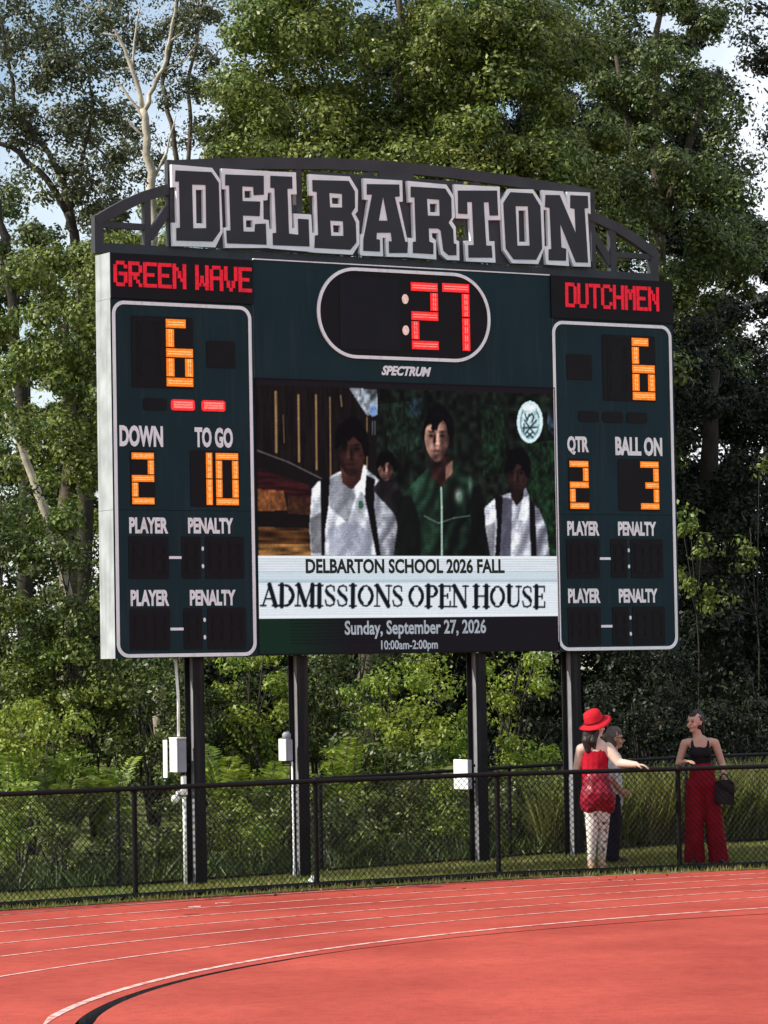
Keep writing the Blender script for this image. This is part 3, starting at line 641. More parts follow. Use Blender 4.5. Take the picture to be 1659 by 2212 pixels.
def garment(pts, dark, lit, lx, seams=()):
    """cloth lit from one side: lx is the picture x the light falls off from"""
    m = soft(inside(pts), 1); side = np.clip(.5 + (lx - XX) / 260, 0, 1)
    k = np.clip(.25 + .55 * side + .42 * (folds - .5) + .25 * (nm - .5) + .22 * (rows_ - .5), 0, 1)
    cover(m, C3(dark) * (1 - k[..., None]) + C3(lit) * k[..., None])
def head_(cx, cy, rx, ry, dark, lit, hair, light=(-.6, -.35), hairline=-.35, turn=0.0, jaw=.8, beardless=True):
    """a face modelled as a lit egg: brow, eye sockets, nose and mouth fall out of small bumps and hollows"""
    dx, dy = (XX - cx) / rx, (YY - cy) / ry
    wj = np.where(dy > 0, 1 - (1 - jaw) * dy ** 2, 1.0); e = (dx / wj) ** 2 + dy ** 2
    m = np.clip((1 - e) * 9, 0, 1); nz = np.sqrt(np.clip(1 - e, 0, 1))
    h_ = .85 * spot(cx + turn * rx * .25, cy + .08 * ry, rx * .16, ry * .26) + .30 * spot(cx + turn * rx * .3, cy + .2 * ry, rx * .24, ry * .10)
    h_ += .35 * spot(cx - rx * .5, cy + .22 * ry, rx * .28, ry * .18) + .35 * spot(cx + rx * .5, cy + .22 * ry, rx * .28, ry * .18) + .30 * spot(cx, cy + .82 * ry, rx * .3, ry * .12) + .25 * spot(cx, cy - .5 * ry, rx * .6, ry * .2)
    gx_ = np.roll(h_, -1, 1) - np.roll(h_, 1, 1); gy_ = np.roll(h_, -1, 0) - np.roll(h_, 1, 0)
    l_ = np.clip(.30 + .62 * nz * .6 + light[0] * dx * .55 + light[1] * dy * .45 + (light[0] * -gx_ + light[1] * -gy_) * -2.2, 0, 1)
    l_ *= 1 + .25 * (nm - .5)
    cover(m, C3(dark) * (1 - l_[..., None]) + C3(lit) * l_[..., None])
    for sx in (-1, 1):
        ex = cx + sx * rx * .42 + turn * rx * .15; ey = cy - .10 * ry
        cover(.55 * m * spot(ex, ey, rx * .24, ry * .12), C3(dark) * .5); cover(.8 * m * spot(ex, ey + ry * .01, rx * .13, ry * .040), C3((16, 12, 13))); cover(.75 * m * spot(ex, ey - .15 * ry, rx * .24, ry * .040, -6 * sx), C3(hair))
    cover(.45 * m * spot(cx + turn * rx * .3 + .1 * rx, cy + .31 * ry, rx * .2, ry * .035), C3(dark) * .4)
    cover(.60 * m * spot(cx + turn * rx * .22, cy + .52 * ry, rx * .30, ry * .034), C3(dark) * .5 + C3((30, 4, 6))); cover(.35 * m * spot(cx + turn * rx * .22, cy + .60 * ry, rx * .22, ry * .04), C3(lit) * .8)
    top = ((dx / 1.20) ** 2 + ((dy + .20) / 1.16) ** 2 < 1.0 + .8 * (nf - .5)) & (dy < hairline + .16 * np.sin(dx * 5 + cx) + .55 * (nf - .5) + 1.3 * np.clip(np.abs(dx) - .66, 0, 1))
    hs_ = np.clip(.55 + .5 * (nf - .5) * 2, .2, 1.3); cover(soft(top, 1), C3(hair) * hs_[..., None])
def neck(pts, dark, lit, lx): garment(pts, dark, lit, lx)
# student, left: white shirt, two dark straps
garment([(345, 610), (372, 575), (430, 548), (480, 520), (600, 500), (655, 545), (705, 590), (748, 690), (768, 800), (748, 945), (345, 945), (335, 800)], (92, 94, 108), (238, 242, 250), 640)
cover(.55 * soft(inside([(430, 560), (485, 530), (560, 640), (520, 780), (430, 700)]), 3), C3((88, 90, 102))); cover(.6 * soft(inside([(425, 800), (560, 770), (635, 840), (640, 945), (430, 945)]), 4), C3((136, 140, 162)))
cover(.9 * soft(inside([(545, 590), (572, 480), (612, 490), (606, 640)]), 1), C3((244, 246, 250))); cover(.7 * soft(inside([(338, 760), (400, 720), (410, 930), (345, 930)]), 2), C3((92, 90, 98)))
for pts in ([(386, 562), (432, 545), (426, 700), (412, 800), (408, 945), (396, 945), (390, 720)], [(612, 540), (652, 560), (650, 700), (684, 945), (664, 945), (628, 760), (605, 650)]): cover(soft(inside(pts), 1), C3((20, 17, 22)))
oval(585, 688, 12, 22, (46, 110, 66), .8)
neck([(482, 480), (600, 460), (584, 560), (540, 612), (494, 580)], (26, 14, 15), (110, 62, 54), 640)
head_(538, 420, 70, 128, (24, 13, 14), (110, 62, 54), (15, 12, 14), (.45, -.25), -.42, -.5)
# student between
garment([(640, 610), (680, 560), (760, 560), (790, 640), (780, 780), (740, 720)], (18, 16, 18), (60, 56, 62), 700)
head_(708, 505, 42, 66, (32, 19, 19), (172, 122, 110), (14, 11, 13), (-.6, -.3), -.30, -.3)
# student in the middle: dark green jacket, pale zip
garment([(765, 945), (770, 760), (795, 630), (850, 570), (920, 500), (1060, 475), (1120, 530), (1185, 590), (1215, 720), (1210, 945)], (10, 17, 14), (50, 92, 68), 930)
cover(.85 * soft(inside([(770, 640), (835, 640), (880, 770), (885, 945), (765, 945)]), 2), C3((14, 22, 18))); cover(.8 * soft(inside([(1140, 600), (1190, 600), (1215, 760), (1210, 945), (1135, 945)]), 2), C3((13, 17, 16)))
cover(.6 * spot(870, 590, 30, 50, 20), C3((70, 120, 96))); cover(.6 * spot(1095, 560, 40, 24, 25), C3((62, 112, 88))); cover(.6 * spot(1132, 590, 12, 50), C3((130, 166, 150)))
stroke([(900, 742), (972, 778), (1050, 752), (1130, 740)], 6, (120, 150, 132), .7); stroke([(985, 600), (988, 700), (990, 945)], 10, (176, 200, 186), .9)
cover(.85 * spot(1073, 640, 20, 34), C3((186, 204, 194))); cover(.5 * spot(1078, 646, 8, 14), C3((50, 84, 66)))
neck([(925, 455), (1032, 440), (1040, 530), (992, 600), (936, 550)], (30, 15, 15), (92, 54, 48), 1010)
cover(.75 * soft(inside([(1004, 490), (1044, 462), (1042, 530), (1008, 562)]), 2), C3((190, 142, 122)))
cover(.7 * spot(968, 482, 46, 26), C3((28, 15, 15)))
head_(964, 352, 66, 124, (44, 24, 23), (226, 172, 152), (17, 13, 15), (-.75, -.35), -.48, -.35)
# student, right: white shirt, dark straps
garment([(1205, 700), (1255, 655), (1330, 625), (1420, 600), (1460, 680), (1490, 705), (1530, 800), (1548, 945), (1238, 945), (1212, 800)], (78, 78, 96), (234, 238, 246), 1440)
cover(.75 * soft(inside([(1285, 645), (1350, 655), (1342, 945), (1280, 945)]), 2), C3((62, 60, 82))); cover(.5 * soft(inside([(1210, 790), (1262, 770), (1258, 945), (1235, 945)]), 2), C3((90, 88, 98)))
for pts in ([(1258, 640), (1300, 640), (1286, 945), (1262, 945), (1272, 780)], [(1440, 640), (1468, 690), (1476, 945), (1450, 945), (1440, 760)]): cover(soft(inside(pts), 1), C3((22, 19, 26)))
cover(.7 * soft(inside([(1380, 760), (1402, 650), (1434, 640), (1426, 760)]), 1), C3((240, 244, 248)))
neck([(1335, 590), (1412, 585), (1405, 650), (1372, 690), (1345, 650)], (16, 11, 13), (62, 36, 34), 1420)
head_(1374, 535, 58, 104, (18, 12, 14), (96, 58, 54), (12, 10, 12), (.35, -.2), -.30, -.3)
# round crest at the upper right
oval(1440, 270, 68, 106, (196, 222, 228)); oval(1440, 270, 52, 86, (120, 150, 158), .75, nf, .5); oval(1440, 268, 44, 74, (190, 216, 222), .9, nf, .25)
poly([(1402, 192), (1440, 184), (1474, 194), (1468, 212), (1440, 204), (1408, 212)], (240, 248, 250))
for s_ in (((1415, 230), (1425, 262), (1437, 232)), ((1440, 240), (1450, 228), (1460, 246), (1452, 270)), ((1412, 262), (1440, 300), (1474, 262)), ((1416, 330), (1440, 300), (1466, 330)), ((1404, 300), (1478, 296)), ((1425, 345), (1455, 322)), ((1428, 322), (1456, 348)), ((1410, 280), (1408, 320))):
    stroke(list(s_), 7, (46, 66, 78), .85)
def soften(k=1):
    for _ in range(k):
        q_ = PIC.copy(); q_[1:-1, 1:-1] = (PIC[:-2, 1:-1] + PIC[2:, 1:-1] + PIC[1:-1, :-2] + PIC[1:-1, 2:] + 2 * PIC[1:-1, 1:-1]) / 6; PIC[:] = q_
soften(1)
grey_ = PIC.mean(-1, keepdims=True); PIC[:] = grey_ + (PIC - grey_) * .74
PIC[:] = 255 * np.clip((PIC / 255) ** 1.32 * 1.14, 0, 1)
grain = np.random.default_rng(8).normal(0, 1, (GH, GW)); grain = (grain + np.roll(grain, 1, 1) + np.roll(grain, 1, 0)) / 1.7
PIC[:] *= np.clip(0.98 + .16 * (nf - .4) + .12 * (nm - .5) + .035 * grain, .3, 1.7)[..., None]
sh = PIC - (np.roll(PIC, 2, 0) + np.roll(PIC, -2, 0) + np.roll(PIC, 2, 1) + np.roll(PIC, -2, 1)) / 4
PIC[:] = np.clip(PIC + .3 * sh, 0, 255)
PIC[gy < GH * .022] = (24, 20, 25); PIC[:, :3] *= .6
# white caption band
band = (V > .6445) & (V < .8725)
lay(band, (234, 241, 248)); lay(band & (V > .700) & (V < .742), (192, 212, 226))
lines = np.clip(.5 + .5 * np.sin(gy * 2.05) + .35 * (nh - .5), 0, 1)
lay(band & (V < .745), (150, 156, 168), .42 * lines); lay(band & (V >= .745), (164, 172, 186), .26 * lines)
lay(band & (V > .705) & (V < .73), (240, 248, 250), .4); lay(band & (V > .862), (240, 244, 255), .8)
edge_ = band & ((V < .652))
lay(edge_, (240, 246, 250), .9)
# dark caption band with a green corner
low = V >= .8725
lay(low, (22, 19, 25)); g_ = np.clip((.30 - U) / .30, 0, 1) * low
lay(g_ > 0, (15, 40, 28), np.clip(g_ * 1.5, 0, 1)); lay(low & (U < .40) & (U > .10) & (np.sin(gy * 1.55) > .55) & (V < .972), (10, 14, 14), .75)
# serif caption drawn as pen strokes
def serif(text, x0, x1, yt, yb, col):
    Wd = {'A': .86, 'D': .84, 'M': 1.0, 'I': .44, 'S': .62, 'O': .86, 'N': .88, ' ': .22, 'P': .70, 'E': .70, 'H': .90, 'U': .84}
    def el(cx, cy, rx, ry, a0, a1): return [(cx + rx * math.cos(R(a)), cy + ry * math.sin(R(a))) for a in np.linspace(a0, a1, 14)]
    T_, t_, s_ = .185, .06, .06
    G = {'A': [([(.12, .02), (.44, 1)], t_), ([(.43, 1), (.74, .02)], T_), ([(.24, .34), (.62, .34)], t_), ([(0, .02), (.26, .02)], s_), ([(.58, .02), (.88, .02)], s_)],
         'D': [([(.18, 0), (.18, 1)], T_), ([(.02, .98), (.42, .98)], s_), ([(.02, .02), (.42, .02)], s_), (el(.38, .5, .36, .47, -90, 90), .09), (el(.38, .5, .35, .38, -55, 55), .14)],
         'M': [([(.13, .02), (.16, 1)], t_), ([(.16, 1), (.50, .06)], T_), ([(.50, .06), (.82, 1)], t_), ([(.85, .02), (.85, 1)], T_), ([(0, .02), (.26, .02)], s_), ([(.70, .02), (1, .02)], s_), ([(.02, .98), (.2, .98)], s_), ([(.8, .98), (1, .98)], s_)],
         'I': [([(.2, 0), (.2, 1)], T_), ([(.03, .98), (.37, .98)], s_), ([(.03, .02), (.37, .02)], s_)],
         'S': [([(.50, .74), (.48, .92), (.32, .98), (.14, .92), (.08, .76), (.14, .62)], .06), ([(.12, .70), (.2, .58), (.4, .44), (.48, .32)], .15), ([(.52, .34), (.48, .1), (.3, .02), (.12, .06), (.06, .28)], .06)],
         'O': [(el(.41, .5, .35, .48, 0, 360), .06), (el(.41, .5, .33, .40, -58, 58), .13), (el(.41, .5, .33, .40, 122, 238), .13)],
         'N': [([(.13, .02), (.13, 1)], t_), ([(.13, .98), (.70, .04)], T_), ([(.72, .0), (.72, 1)], t_), ([(0, .02), (.26, .02)], s_), ([(.58, .98), (.86, .98)], s_), ([(0, .98), (.18, .98)], s_)],
         'P': [([(.18, 0), (.18, 1)], T_), ([(.02, .98), (.4, .98)], s_), ([(.02, .02), (.36, .02)], s_), (el(.36, .74, .27, .25, -90, 90), .08), (el(.36, .74, .25, .18, -50, 50), .12), ([(.2, .49), (.38, .49)], t_)],
         'E': [([(.18, 0), (.18, 1)], T_), ([(.02, .98), (.60, .98)], s_), ([(.02, .02), (.62, .02)], s_), ([(.2, .52), (.48, .52)], t_), ([(.60, .98), (.60, .76)], s_), ([(.62, .02), (.62, .26)], s_), ([(.48, .62), (.48, .42)], s_)],
         'H': [([(.18, 0), (.18, 1)], T_), ([(.72, 0), (.72, 1)], T_), ([(.2, .52), (.7, .52)], t_), ([(.02, .98), (.34, .98)], s_), ([(.02, .02), (.34, .02)], s_), ([(.56, .98), (.88, .98)], s_), ([(.56, .02), (.88, .02)], s_)],
         'U': [([(.17, 1), (.17, .3), (.22, .1), (.40, .03), (.60, .1), (.68, .3)], .09), ([(.17, 1), (.17, .26)], T_), ([(.68, 1), (.68, .3)], t_), ([(.02, .98), (.34, .98)], s_), ([(.54, .98), (.82, .98)], s_)]}
    tot = sum(Wd[c] for c in text); k = (x1 - x0) / tot; x = x0
    for c in text:
        for pts, w in G.get(c, []):
            stroke([(x + px * k, yb + (yt - yb) * py) for px, py in pts], max(7.5, w * 112), col, 1)
        x += Wd[c] * k
serif('ADMISSIONS OPEN HOUSE', 105, 1528, 1090, 1196, (12, 20, 26))
# every lamp row a little different
PIC[:] = np.clip(PIC * (1 + .06 * (rng2.uniform(0, 1, (GH, GW)) - .5))[..., None] * (1 + .05 * np.sin(gy * 3.1))[..., None], 0, 255)
lin = np.where(PIC / 255 <= .04045, PIC / 255 / 12.92, ((PIC / 255 + .055) / 1.055) ** 2.4)
me = bpy.data.meshes.new('video_screen')
xs_ = np.linspace(SX0, SX1, GW); zs_ = np.linspace(SZ1, SZ0, GH)
VV = np.zeros((GH, GW, 3), np.float32); VV[..., 0] = xs_[None]; VV[..., 2] = zs_[:, None]; VV[..., 1] = .006
idx = np.arange(GH * GW).reshape(GH, GW)
Q = np.stack([idx[1:, :-1], idx[1:, 1:], idx[:-1, 1:], idx[:-1, :-1]], -1).reshape(-1, 4)
me.vertices.add(GH * GW); me.vertices.foreach_set('co', VV.reshape(-1)); me.loops.add(Q.size); me.loops.foreach_set('vertex_index', Q.reshape(-1).astype(np.int32))
me.polygons.add(len(Q)); me.polygons.foreach_set('loop_start', np.arange(0, Q.size, 4, dtype=np.int32)); me.update(calc_edges=True)
at_ = me.color_attributes.new('lamp', 'FLOAT_COLOR', 'POINT'); at_.data.foreach_set('color', np.concatenate([lin, np.ones((GH, GW, 1))], -1).reshape(-1).astype(np.float32))
m_scr, t, b = nodes('video_lamps')
va = t.nodes.new('ShaderNodeVertexColor'); va.layer_name = 'lamp'; t.links.new(va.outputs[0], b.inputs['Emission Color']); b.inputs['Emission Strength'].default_value = .95 * 2 ** -EXPO
b.inputs['Specular IOR Level'].default_value = .06; b.inputs['Base Color'].default_value = (.004, .004, .005, 1); b.inputs['Roughness'].default_value = .6
scr = link('video_screen', me, m_scr, SB); scr['label'] = 'bright screen showing four walking students above a white caption band'
def screen_word(text, x0, x1, y0, y1, m, bold):
    (u0, v0), (u1, v1) = uv((x0, y0)), uv((x1, y1))
    word('screen_lettering', text, SX0 + u0 * (SX1 - SX0), SX0 + u1 * (SX1 - SX0), SZ1 - v1 * (SZ1 - SZ0), SZ1 - v0 * (SZ1 - SZ0), .003, m, scr, bold, 0, .002)
m_ink = glow('dark_caption', (34, 40, 34), .9); m_pale = glow('pale_caption', (172, 180, 190), .9)
screen_word('DELBARTON SCHOOL 2026 FALL', 316, 1312, 958, 1028, m_ink, .036)
screen_word('Sunday, September 27, 2026', 508, 1218, 1268, 1348, m_pale, .022)
screen_word('10:00am-2:00pm', 688, 972, 1366, 1420, m_pale, .018)
# frame edges round the screen
sbox('screen_frame', M['black'], (1.838, 1.846, -.012, .04, 2.60, 5.826), (6.054, 6.062, -.012, .04, 2.60, 5.826), (1.846, 6.054, -.012, .04, 5.812, 5.822), (1.846, 6.054, -.012, .04, 2.600, 2.618))
# ---------------------------------------------------------------- chain-link fences
def fence(name, label, pts, zf, height, m, wm=None, pitch=.072, wire=.0040, tr=.028, br=.034, prr=.030):
    x0, y0 = pts[len(pts) // 2]; F = empty(name, (x0, y0, 0)); tag(F, label, 'fence')
    L = lambda p: Vector((p[0] - x0, p[1] - y0, p[2]))
    top = [L((x, y, zf(x, y) + height)) for x, y in pts]; bot = [L((x, y, zf(x, y) + .045)) for x, y in pts]
    bm = bmesh.new(); tube(bm, top, tr, 10); obj('top_rail', bm, m, F, True)
    bm = bmesh.new(); tube(bm, bot, br, 10); obj('bottom_rail', bm, m, F, True)
    for (x, y), tp in zip(pts, top):
        bm = bmesh.new(); b_ = L((x, y, zf(x, y)))
        tube(bm, [b_ + Vector((0, .045, -.3)), b_ + Vector((0, .045, 0)), tp + Vector((0, .045, -.03)), tp + Vector((0, .03, .045))], [prr, prr, prr, prr * .8], 10)
        tube(bm, [tp + Vector((-.03, 0, 0)), tp + Vector((.03, 0, 0))], tr * 1.25, 10)
        obj('post', bm, m, F, True)
    bm = bmesh.new()
    def wire_seg(p, q_):
        d = (q_ - p).normalized(); n = Vector((0, -1, 0)); w = d.cross(n).normalized()
        r3 = [[bm.verts.new(a + (w * math.cos(2.0944 * k) + n * math.sin(2.0944 * k)) * wire) for k in range(3)] for a in (p, q_)]
        for k in range(3): bm.faces.new((r3[0][k], r3[0][(k + 1) % 3], r3[1][(k + 1) % 3], r3[1][k]))
    for i in range(len(pts) - 1):
        a0, a1, b0, b1 = bot[i], bot[i + 1], top[i], top[i + 1]
        n = max(2, round((a1 - a0).length / pitch)); H = height - .045; hn = H / ((a1 - a0).length / n)     # height in cells
        def pnt(s, t_): return (a0.lerp(a1, s / n)).lerp(b0.lerp(b1, s / n), t_ / hn) + Vector((0, -.012, 0))
        hh = hn
        for k in range(-int(hh) - 1, n + 1):
            s0, t0 = max(k, 0), max(0, -k); s1, t1 = min(n, k + hh), min(hh, n - k)
            if s1 - s0 > .05: wire_seg(pnt(s0, t0), pnt(s1, t1))
            s0, t0 = max(k, 0), min(hh, k + hh) if k < 0 else hh
            s1, t1 = min(n, k + hh), max(0, k + hh - n)
            if s1 - s0 > .05: wire_seg(pnt(s0, t0) + Vector((0, .004, 0)), pnt(s1, t1) + Vector((0, .004, 0)))
    obj('wire_mesh', bm, wm or m, F)
    return F
fence('chain_link_fence', 'black chain link fence curving along the outer edge of the red track', FENCE, lambda x, y: .0, 1.19, M['fence'])
cY, sY = math.cos(YAW), math.sin(YAW)
def sbw(x, y, z=0.0): return Vector((-3.0418 + x * cY - y * sY, 38.5192 + x * sY + y * cY, z))
rear = [sbw(x, .62)[:2] for x in (-5.4, -2.4, .3, 3.0, 5.7, 8.4, 11.1, 14.1)]
fence('rear_chain_link_fence', 'black wire mesh fence behind the scoreboard posts in front of the bushes', rear, lawn_z, 1.13, M['fence'], M['zinc'], .085, .0034, .022, .018, .026)

# ---------------------------------------------------------------- boxes and pipes on the posts
def thing_at(name, label, cat, x, y, z):
    o = empty(name, sbw(x, y, z), YAW); tag(o, label, cat); return o
b1 = thing_at('electrical_box', 'tall white electrical box with open door edge on the leftmost scoreboard post', 'electrical box', .87, .19, 1.28)
sbox('case', M['boxgrey'], (-.05, .06, -.085, .095, 0, .385), parent=b1, bevel=.006)
sbox('door', M['boxwhite'], (-.066, -.051, -.08, .095, .004, .381), parent=b1, bevel=.003)
sbox('side_cover', M['pvc'], (-.098, -.088, .10, .19, -.06, .37), parent=b1)
sbox('rain_hood', M['boxwhite'], (-.07, .05, -.10, .10, .386, .40), parent=b1)
for z_ in (.06, .29): sbox('bracket', M['post'], (.06, .155, -.02, .05, z_, z_ + .03), parent=b1)
b2 = thing_at('meter_box', 'small white box with a round grey top on the second scoreboard post from the left', 'electrical box', 2.29, .19, 1.37)
sbox('case', M['boxgrey'], (-.035, .045, -.085, .085, 0, .25), parent=b2, bevel=.006)
sbox('cover', M['boxwhite'], (-.05, -.036, -.08, .085, .0, .255), parent=b2, bevel=.004)
bm = bmesh.new(); tube(bm, [(.0, -.02, .25), (.0, -.02, .31), (0, -.02, .335)], [.05, .05, .03], 14); obj('round_cap', bm, M['boxgrey'], b2, True)
for z_ in (.05, .18): sbox('bracket', M['post'], (.045, .115, -.02, .05, z_, z_ + .03), parent=b2)
b3 = thing_at('control_box', 'plain white box on the third scoreboard post standing across the fence rail', 'electrical box', 4.73, .17, .96)
sbox('case', M['boxgrey'], (-.02, .035, -.15, .15, 0, .35), parent=b3, bevel=.005)
sbox('cover', M['boxwhite'], (-.034, -.021, -.155, .155, -.004, .354), parent=b3, bevel=.004)
for z_ in (.06, .26): sbox('bracket', M['post'], (.035, .17, -.02, .05, z_, z_ + .03), parent=b3)
c1 = thing_at('conduit', 'white plastic conduit pipe running up beside the leftmost scoreboard post', 'pipe', .905, .13, 0)
bm = bmesh.new(); tube(bm, [(0, 0, -.1), (0, 0, .55), (0, 0, 1.0)], .021, 8); obj('lower_pipe', bm, M['pvc'], c1, True)
bm = bmesh.new(); tube(bm, [(-.035, .05, 1.69), (-.03, .05, 2.1), (-.06, .05, 2.58)], .017, 8); obj('upper_pipe', bm, M['pvc'], c1, True)
sbox('fitting', M['pvc'], (-.035, .03, -.03, .03, 1.02, 1.13), (-.03, .02, -.025, .025, 1.13, 1.24), (-.10, -.035, -.02, .02, 1.03, 1.07), parent=c1, bevel=.006)
bm = bmesh.new(); tube(bm, [(-.12, -.03, .98), (-.12, .0, .98), (-.12, .02, .98)], [.045, .05, .03], 14); obj('round_cover', bm, M['pvc'], c1, True)
c2 = thing_at('conduit', 'thin grey conduit running down the second scoreboard post into the grass', 'pipe', 2.335, .12, 0)
bm = bmesh.new(); tube(bm, [(0, 0, -.1), (0, 0, .2), (0, .01, 1.36)], [.022, .012, .011], 8); obj('pipe', bm, M['pvc'], c2, True)
# crumpled white bag in the grass
v = at(675, 1888, 38.45); bm = bmesh.new()
bmesh.ops.create_icosphere(bm, subdivisions=3, radius=1)
for q_ in bm.verts:
    n_ = math.sin(q_.co.x * 7 + q_.co.z * 5) * .16 + math.sin(q_.co.y * 9 + 1) * .12
    q_.co = Vector((q_.co.x * .045, q_.co.y * .04, (q_.co.z * .5 + .5) * .085 * (1 if q_.co.z < .3 else 1.25 - .25))) * (1 + n_)
    if q_.co.z > .07: q_.co.x *= .5; q_.co.z *= 1.25
o = obj('plastic_bag', bm, M['boxwhite']); o.location = (v.x, v.y, lawn_z(v.x, v.y) - .005); tag(o, 'small crumpled white plastic bag lying in the grass behind the fence', 'bag')

# ---------------------------------------------------------------- people
from mathutils import noise as mnoise
def skin(name, tone): return paint(name, tone, .55, .10, 9, .3)
M['skin_a'] = skin('fair_skin', (.66, .49, .40)); M['skin_b'] = skin('light_skin', (.47, .29, .22)); M['skin_c'] = skin('tan_skin', (.38, .23, .16))
M['red_cloth'] = paint('red_cloth', (.42, .010, .024), .8, .2, 8, .1); M['maroon_cloth'] = paint('deep_red_cloth', (.20, .008, .018), .8, .18, 6, .1)
M['red_shorts'] = paint('shiny_red_shorts', (.27, .008, .028), .38, .5, 16, .45); M['black_cloth'] = paint('black_cloth', (.012, .011, .014), .8, .25, 8, .1)
M['navy_cloth'] = paint('navy_cloth', (.014, .015, .026), .8, .2, 8, .1); M['pale_shirt'] = paint('pale_grey_shirt', (.50, .53, .55), .8, .12, 9, .1)
M['red_felt'] = paint('red_felt_hat', (.52, .018, .03), .85, .15, 10, .1); M['hair_dark'] = paint('dark_hair', (.016, .011, .009), .5, .3, 30, .4); M['hair_grey'] = paint('grey_brown_hair', (.09, .075, .065), .6, .3, 30, .3)
M['eye'] = paint('dark_eye', (.02, .014, .012), .3, .1, 5, .5); M['lip'] = paint('lips', (.34, .13, .11), .5, .1, 5, .3); M['shoe'] = paint('tan_shoe', (.38, .22, .12), .6, .2, 8, .3); M['dark_shoe'] = paint('dark_shoe', (.03, .025, .025), .6, .2, 8, .3)
m_, t, b = nodes('pale_speckled_leg_cover'); tcn = t.nodes.new('ShaderNodeTexCoord'); n = t.nodes.new('ShaderNodeTexNoise'); n.inputs['Scale'].default_value = 13; n.inputs['Detail'].default_value = 3
r = t.nodes.new('ShaderNodeValToRGB'); r.color_ramp.elements[0].position = .36; r.color_ramp.elements[1].position = .44; r.color_ramp.elements[0].color = (.10, .08, .07, 1); r.color_ramp.elements[1].color = (.80, .77, .70, 1)
t.links.new(tcn.outputs['Object'], n.inputs['Vector']); t.links.new(n.outputs[0], r.inputs[0]); t.links.new(r.outputs[0], b.inputs['Base Color']); b.inputs['Roughness'].default_value = .7; M['leg_cover'] = m_  # pale surface over the legs with random dark speckles
def cap(bm, p, q_, r0, r1, fl=1.0, ax=None):
    """tapered limb with round ends; fl flattens it along ax"""
    p, q_ = Vector(p), Vector(q_); n = 14; prof = []
    d = (q_ - p); L_ = d.length; d.normalize()
    for k in range(5): a = -math.pi / 2 + math.pi / 2 * k / 4; prof.append((r0 * math.sin(a), r0 * math.cos(a)))
    for k in range(5): a = math.pi / 2 * k / 4; prof.append((L_ + r1 * math.sin(a), r1 * math.cos(a)))
    u = d.orthogonal().normalized(); w = d.cross(u); rings = []
    for t_, r_ in prof:
        ring = []
        for k in range(n):
            o_ = (u * math.cos(2 * math.pi * k / n) + w * math.sin(2 * math.pi * k / n)) * max(r_, .0004)
            if ax is not None: o_ -= Vector(ax) * o_.dot(Vector(ax)) * (1 - fl)
            ring.append(bm.verts.new(p + d * t_ + o_))
        rings.append(ring)
    for a, b_ in zip(rings, rings[1:]):
        for k in range(n): bm.faces.new((a[k], a[(k + 1) % n], b_[(k + 1) % n], b_[k]))
    bm.faces.new(rings[0][::-1]); bm.faces.new(rings[-1])
def ball(bm, c, r):
    g_ = bmesh.ops.create_icosphere(bm, subdivisions=3, radius=1)
    for v_ in g_['verts']: v_.co = Vector((v_.co.x * r[0] + c[0], v_.co.y * r[1] + c[1], v_.co.z * r[2] + c[2]))
def chain(bm, pts, rad, fl=1.0, ax=None):
    for p, q_, a, b_ in zip(pts, pts[1:], rad, rad[1:]): cap(bm, p, q_, a, b_, fl, ax)
def fused(name, bm, m, parent, vox=.010, smooth=4, fold=0.0, fs=(9, 9, 5)):
    """one continuous skin over everything in bm"""
    bmesh.ops.recalc_face_normals(bm, faces=bm.faces[:])
    me = bpy.data.meshes.new(name); bm.to_mesh(me); bm.free(); o = bpy.data.objects.new(name, me); COL.objects.link(o)
    rm = o.modifiers.new('r', 'REMESH'); rm.mode = 'VOXEL'; rm.voxel_size = vox
    sm = o.modifiers.new('s', 'SMOOTH'); sm.iterations = smooth; sm.factor = .5
    dg = bpy.context.evaluated_depsgraph_get(); dg.update(); new = bpy.data.meshes.new_from_object(o.evaluated_get(dg))
    bpy.data.objects.remove(o); new.name = name; new.materials.clear(); new.materials.append(m)
    for p in new.polygons: p.use_smooth = True
    if fold:                                                      # creases of cloth, strands of hair
        for v_ in new.vertices:
            q_ = Vector((v_.co.x * fs[0], v_.co.y * fs[1], v_.co.z * fs[2])); k = mnoise.noise(q_) + .6 * mnoise.noise(q_ * 2.3 + Vector((3, 1, 7)))
            v_.co += v_.normal * (k * fold)
        new.update()
    return link(name, new, m, parent)
def rz_(v, a, c=(0, 0)):
    x, y = v[0] - c[0], v[1] - c[1]; return Vector((c[0] + x * math.cos(a) - y * math.sin(a), c[1] + x * math.sin(a) + y * math.cos(a), v[2]))
def head(bm, c, yaw, s=1.0):
    """skull, jaw, nose, chin, ears; the face looks to -y before the turn"""
    c = Vector(c); P_ = lambda x, y, z: rz_(c + Vector((x, y, z)) * s, yaw, c)
    cap(bm, P_(0, .012, .045), P_(0, -.004, .02), .088 * s, .080 * s); cap(bm, P_(0, -.012, .01), P_(0, -.040, -.075), .066 * s, .038 * s)
    ball(bm, P_(0, -.066, -.088), (.020 * s, .020 * s, .017 * s)); cap(bm, P_(0, -.086, .012), P_(0, -.104, -.022), .010 * s, .015 * s)
    for sx in (-1, 1):
        cap(bm, P_(sx * .083, .010, .012), P_(sx * .080, .006, -.022), .014 * s, .010 * s); ball(bm, P_(sx * .040, -.058, -.028), (.026 * s,) * 3)
    cap(bm, P_(-.034, -.082, .034), P_(.034, -.082, .034), .012 * s, .012 * s); cap(bm, P_(-.018, -.080, -.052), P_(.018, -.080, -.052), .011 * s, .011 * s)
    return P_
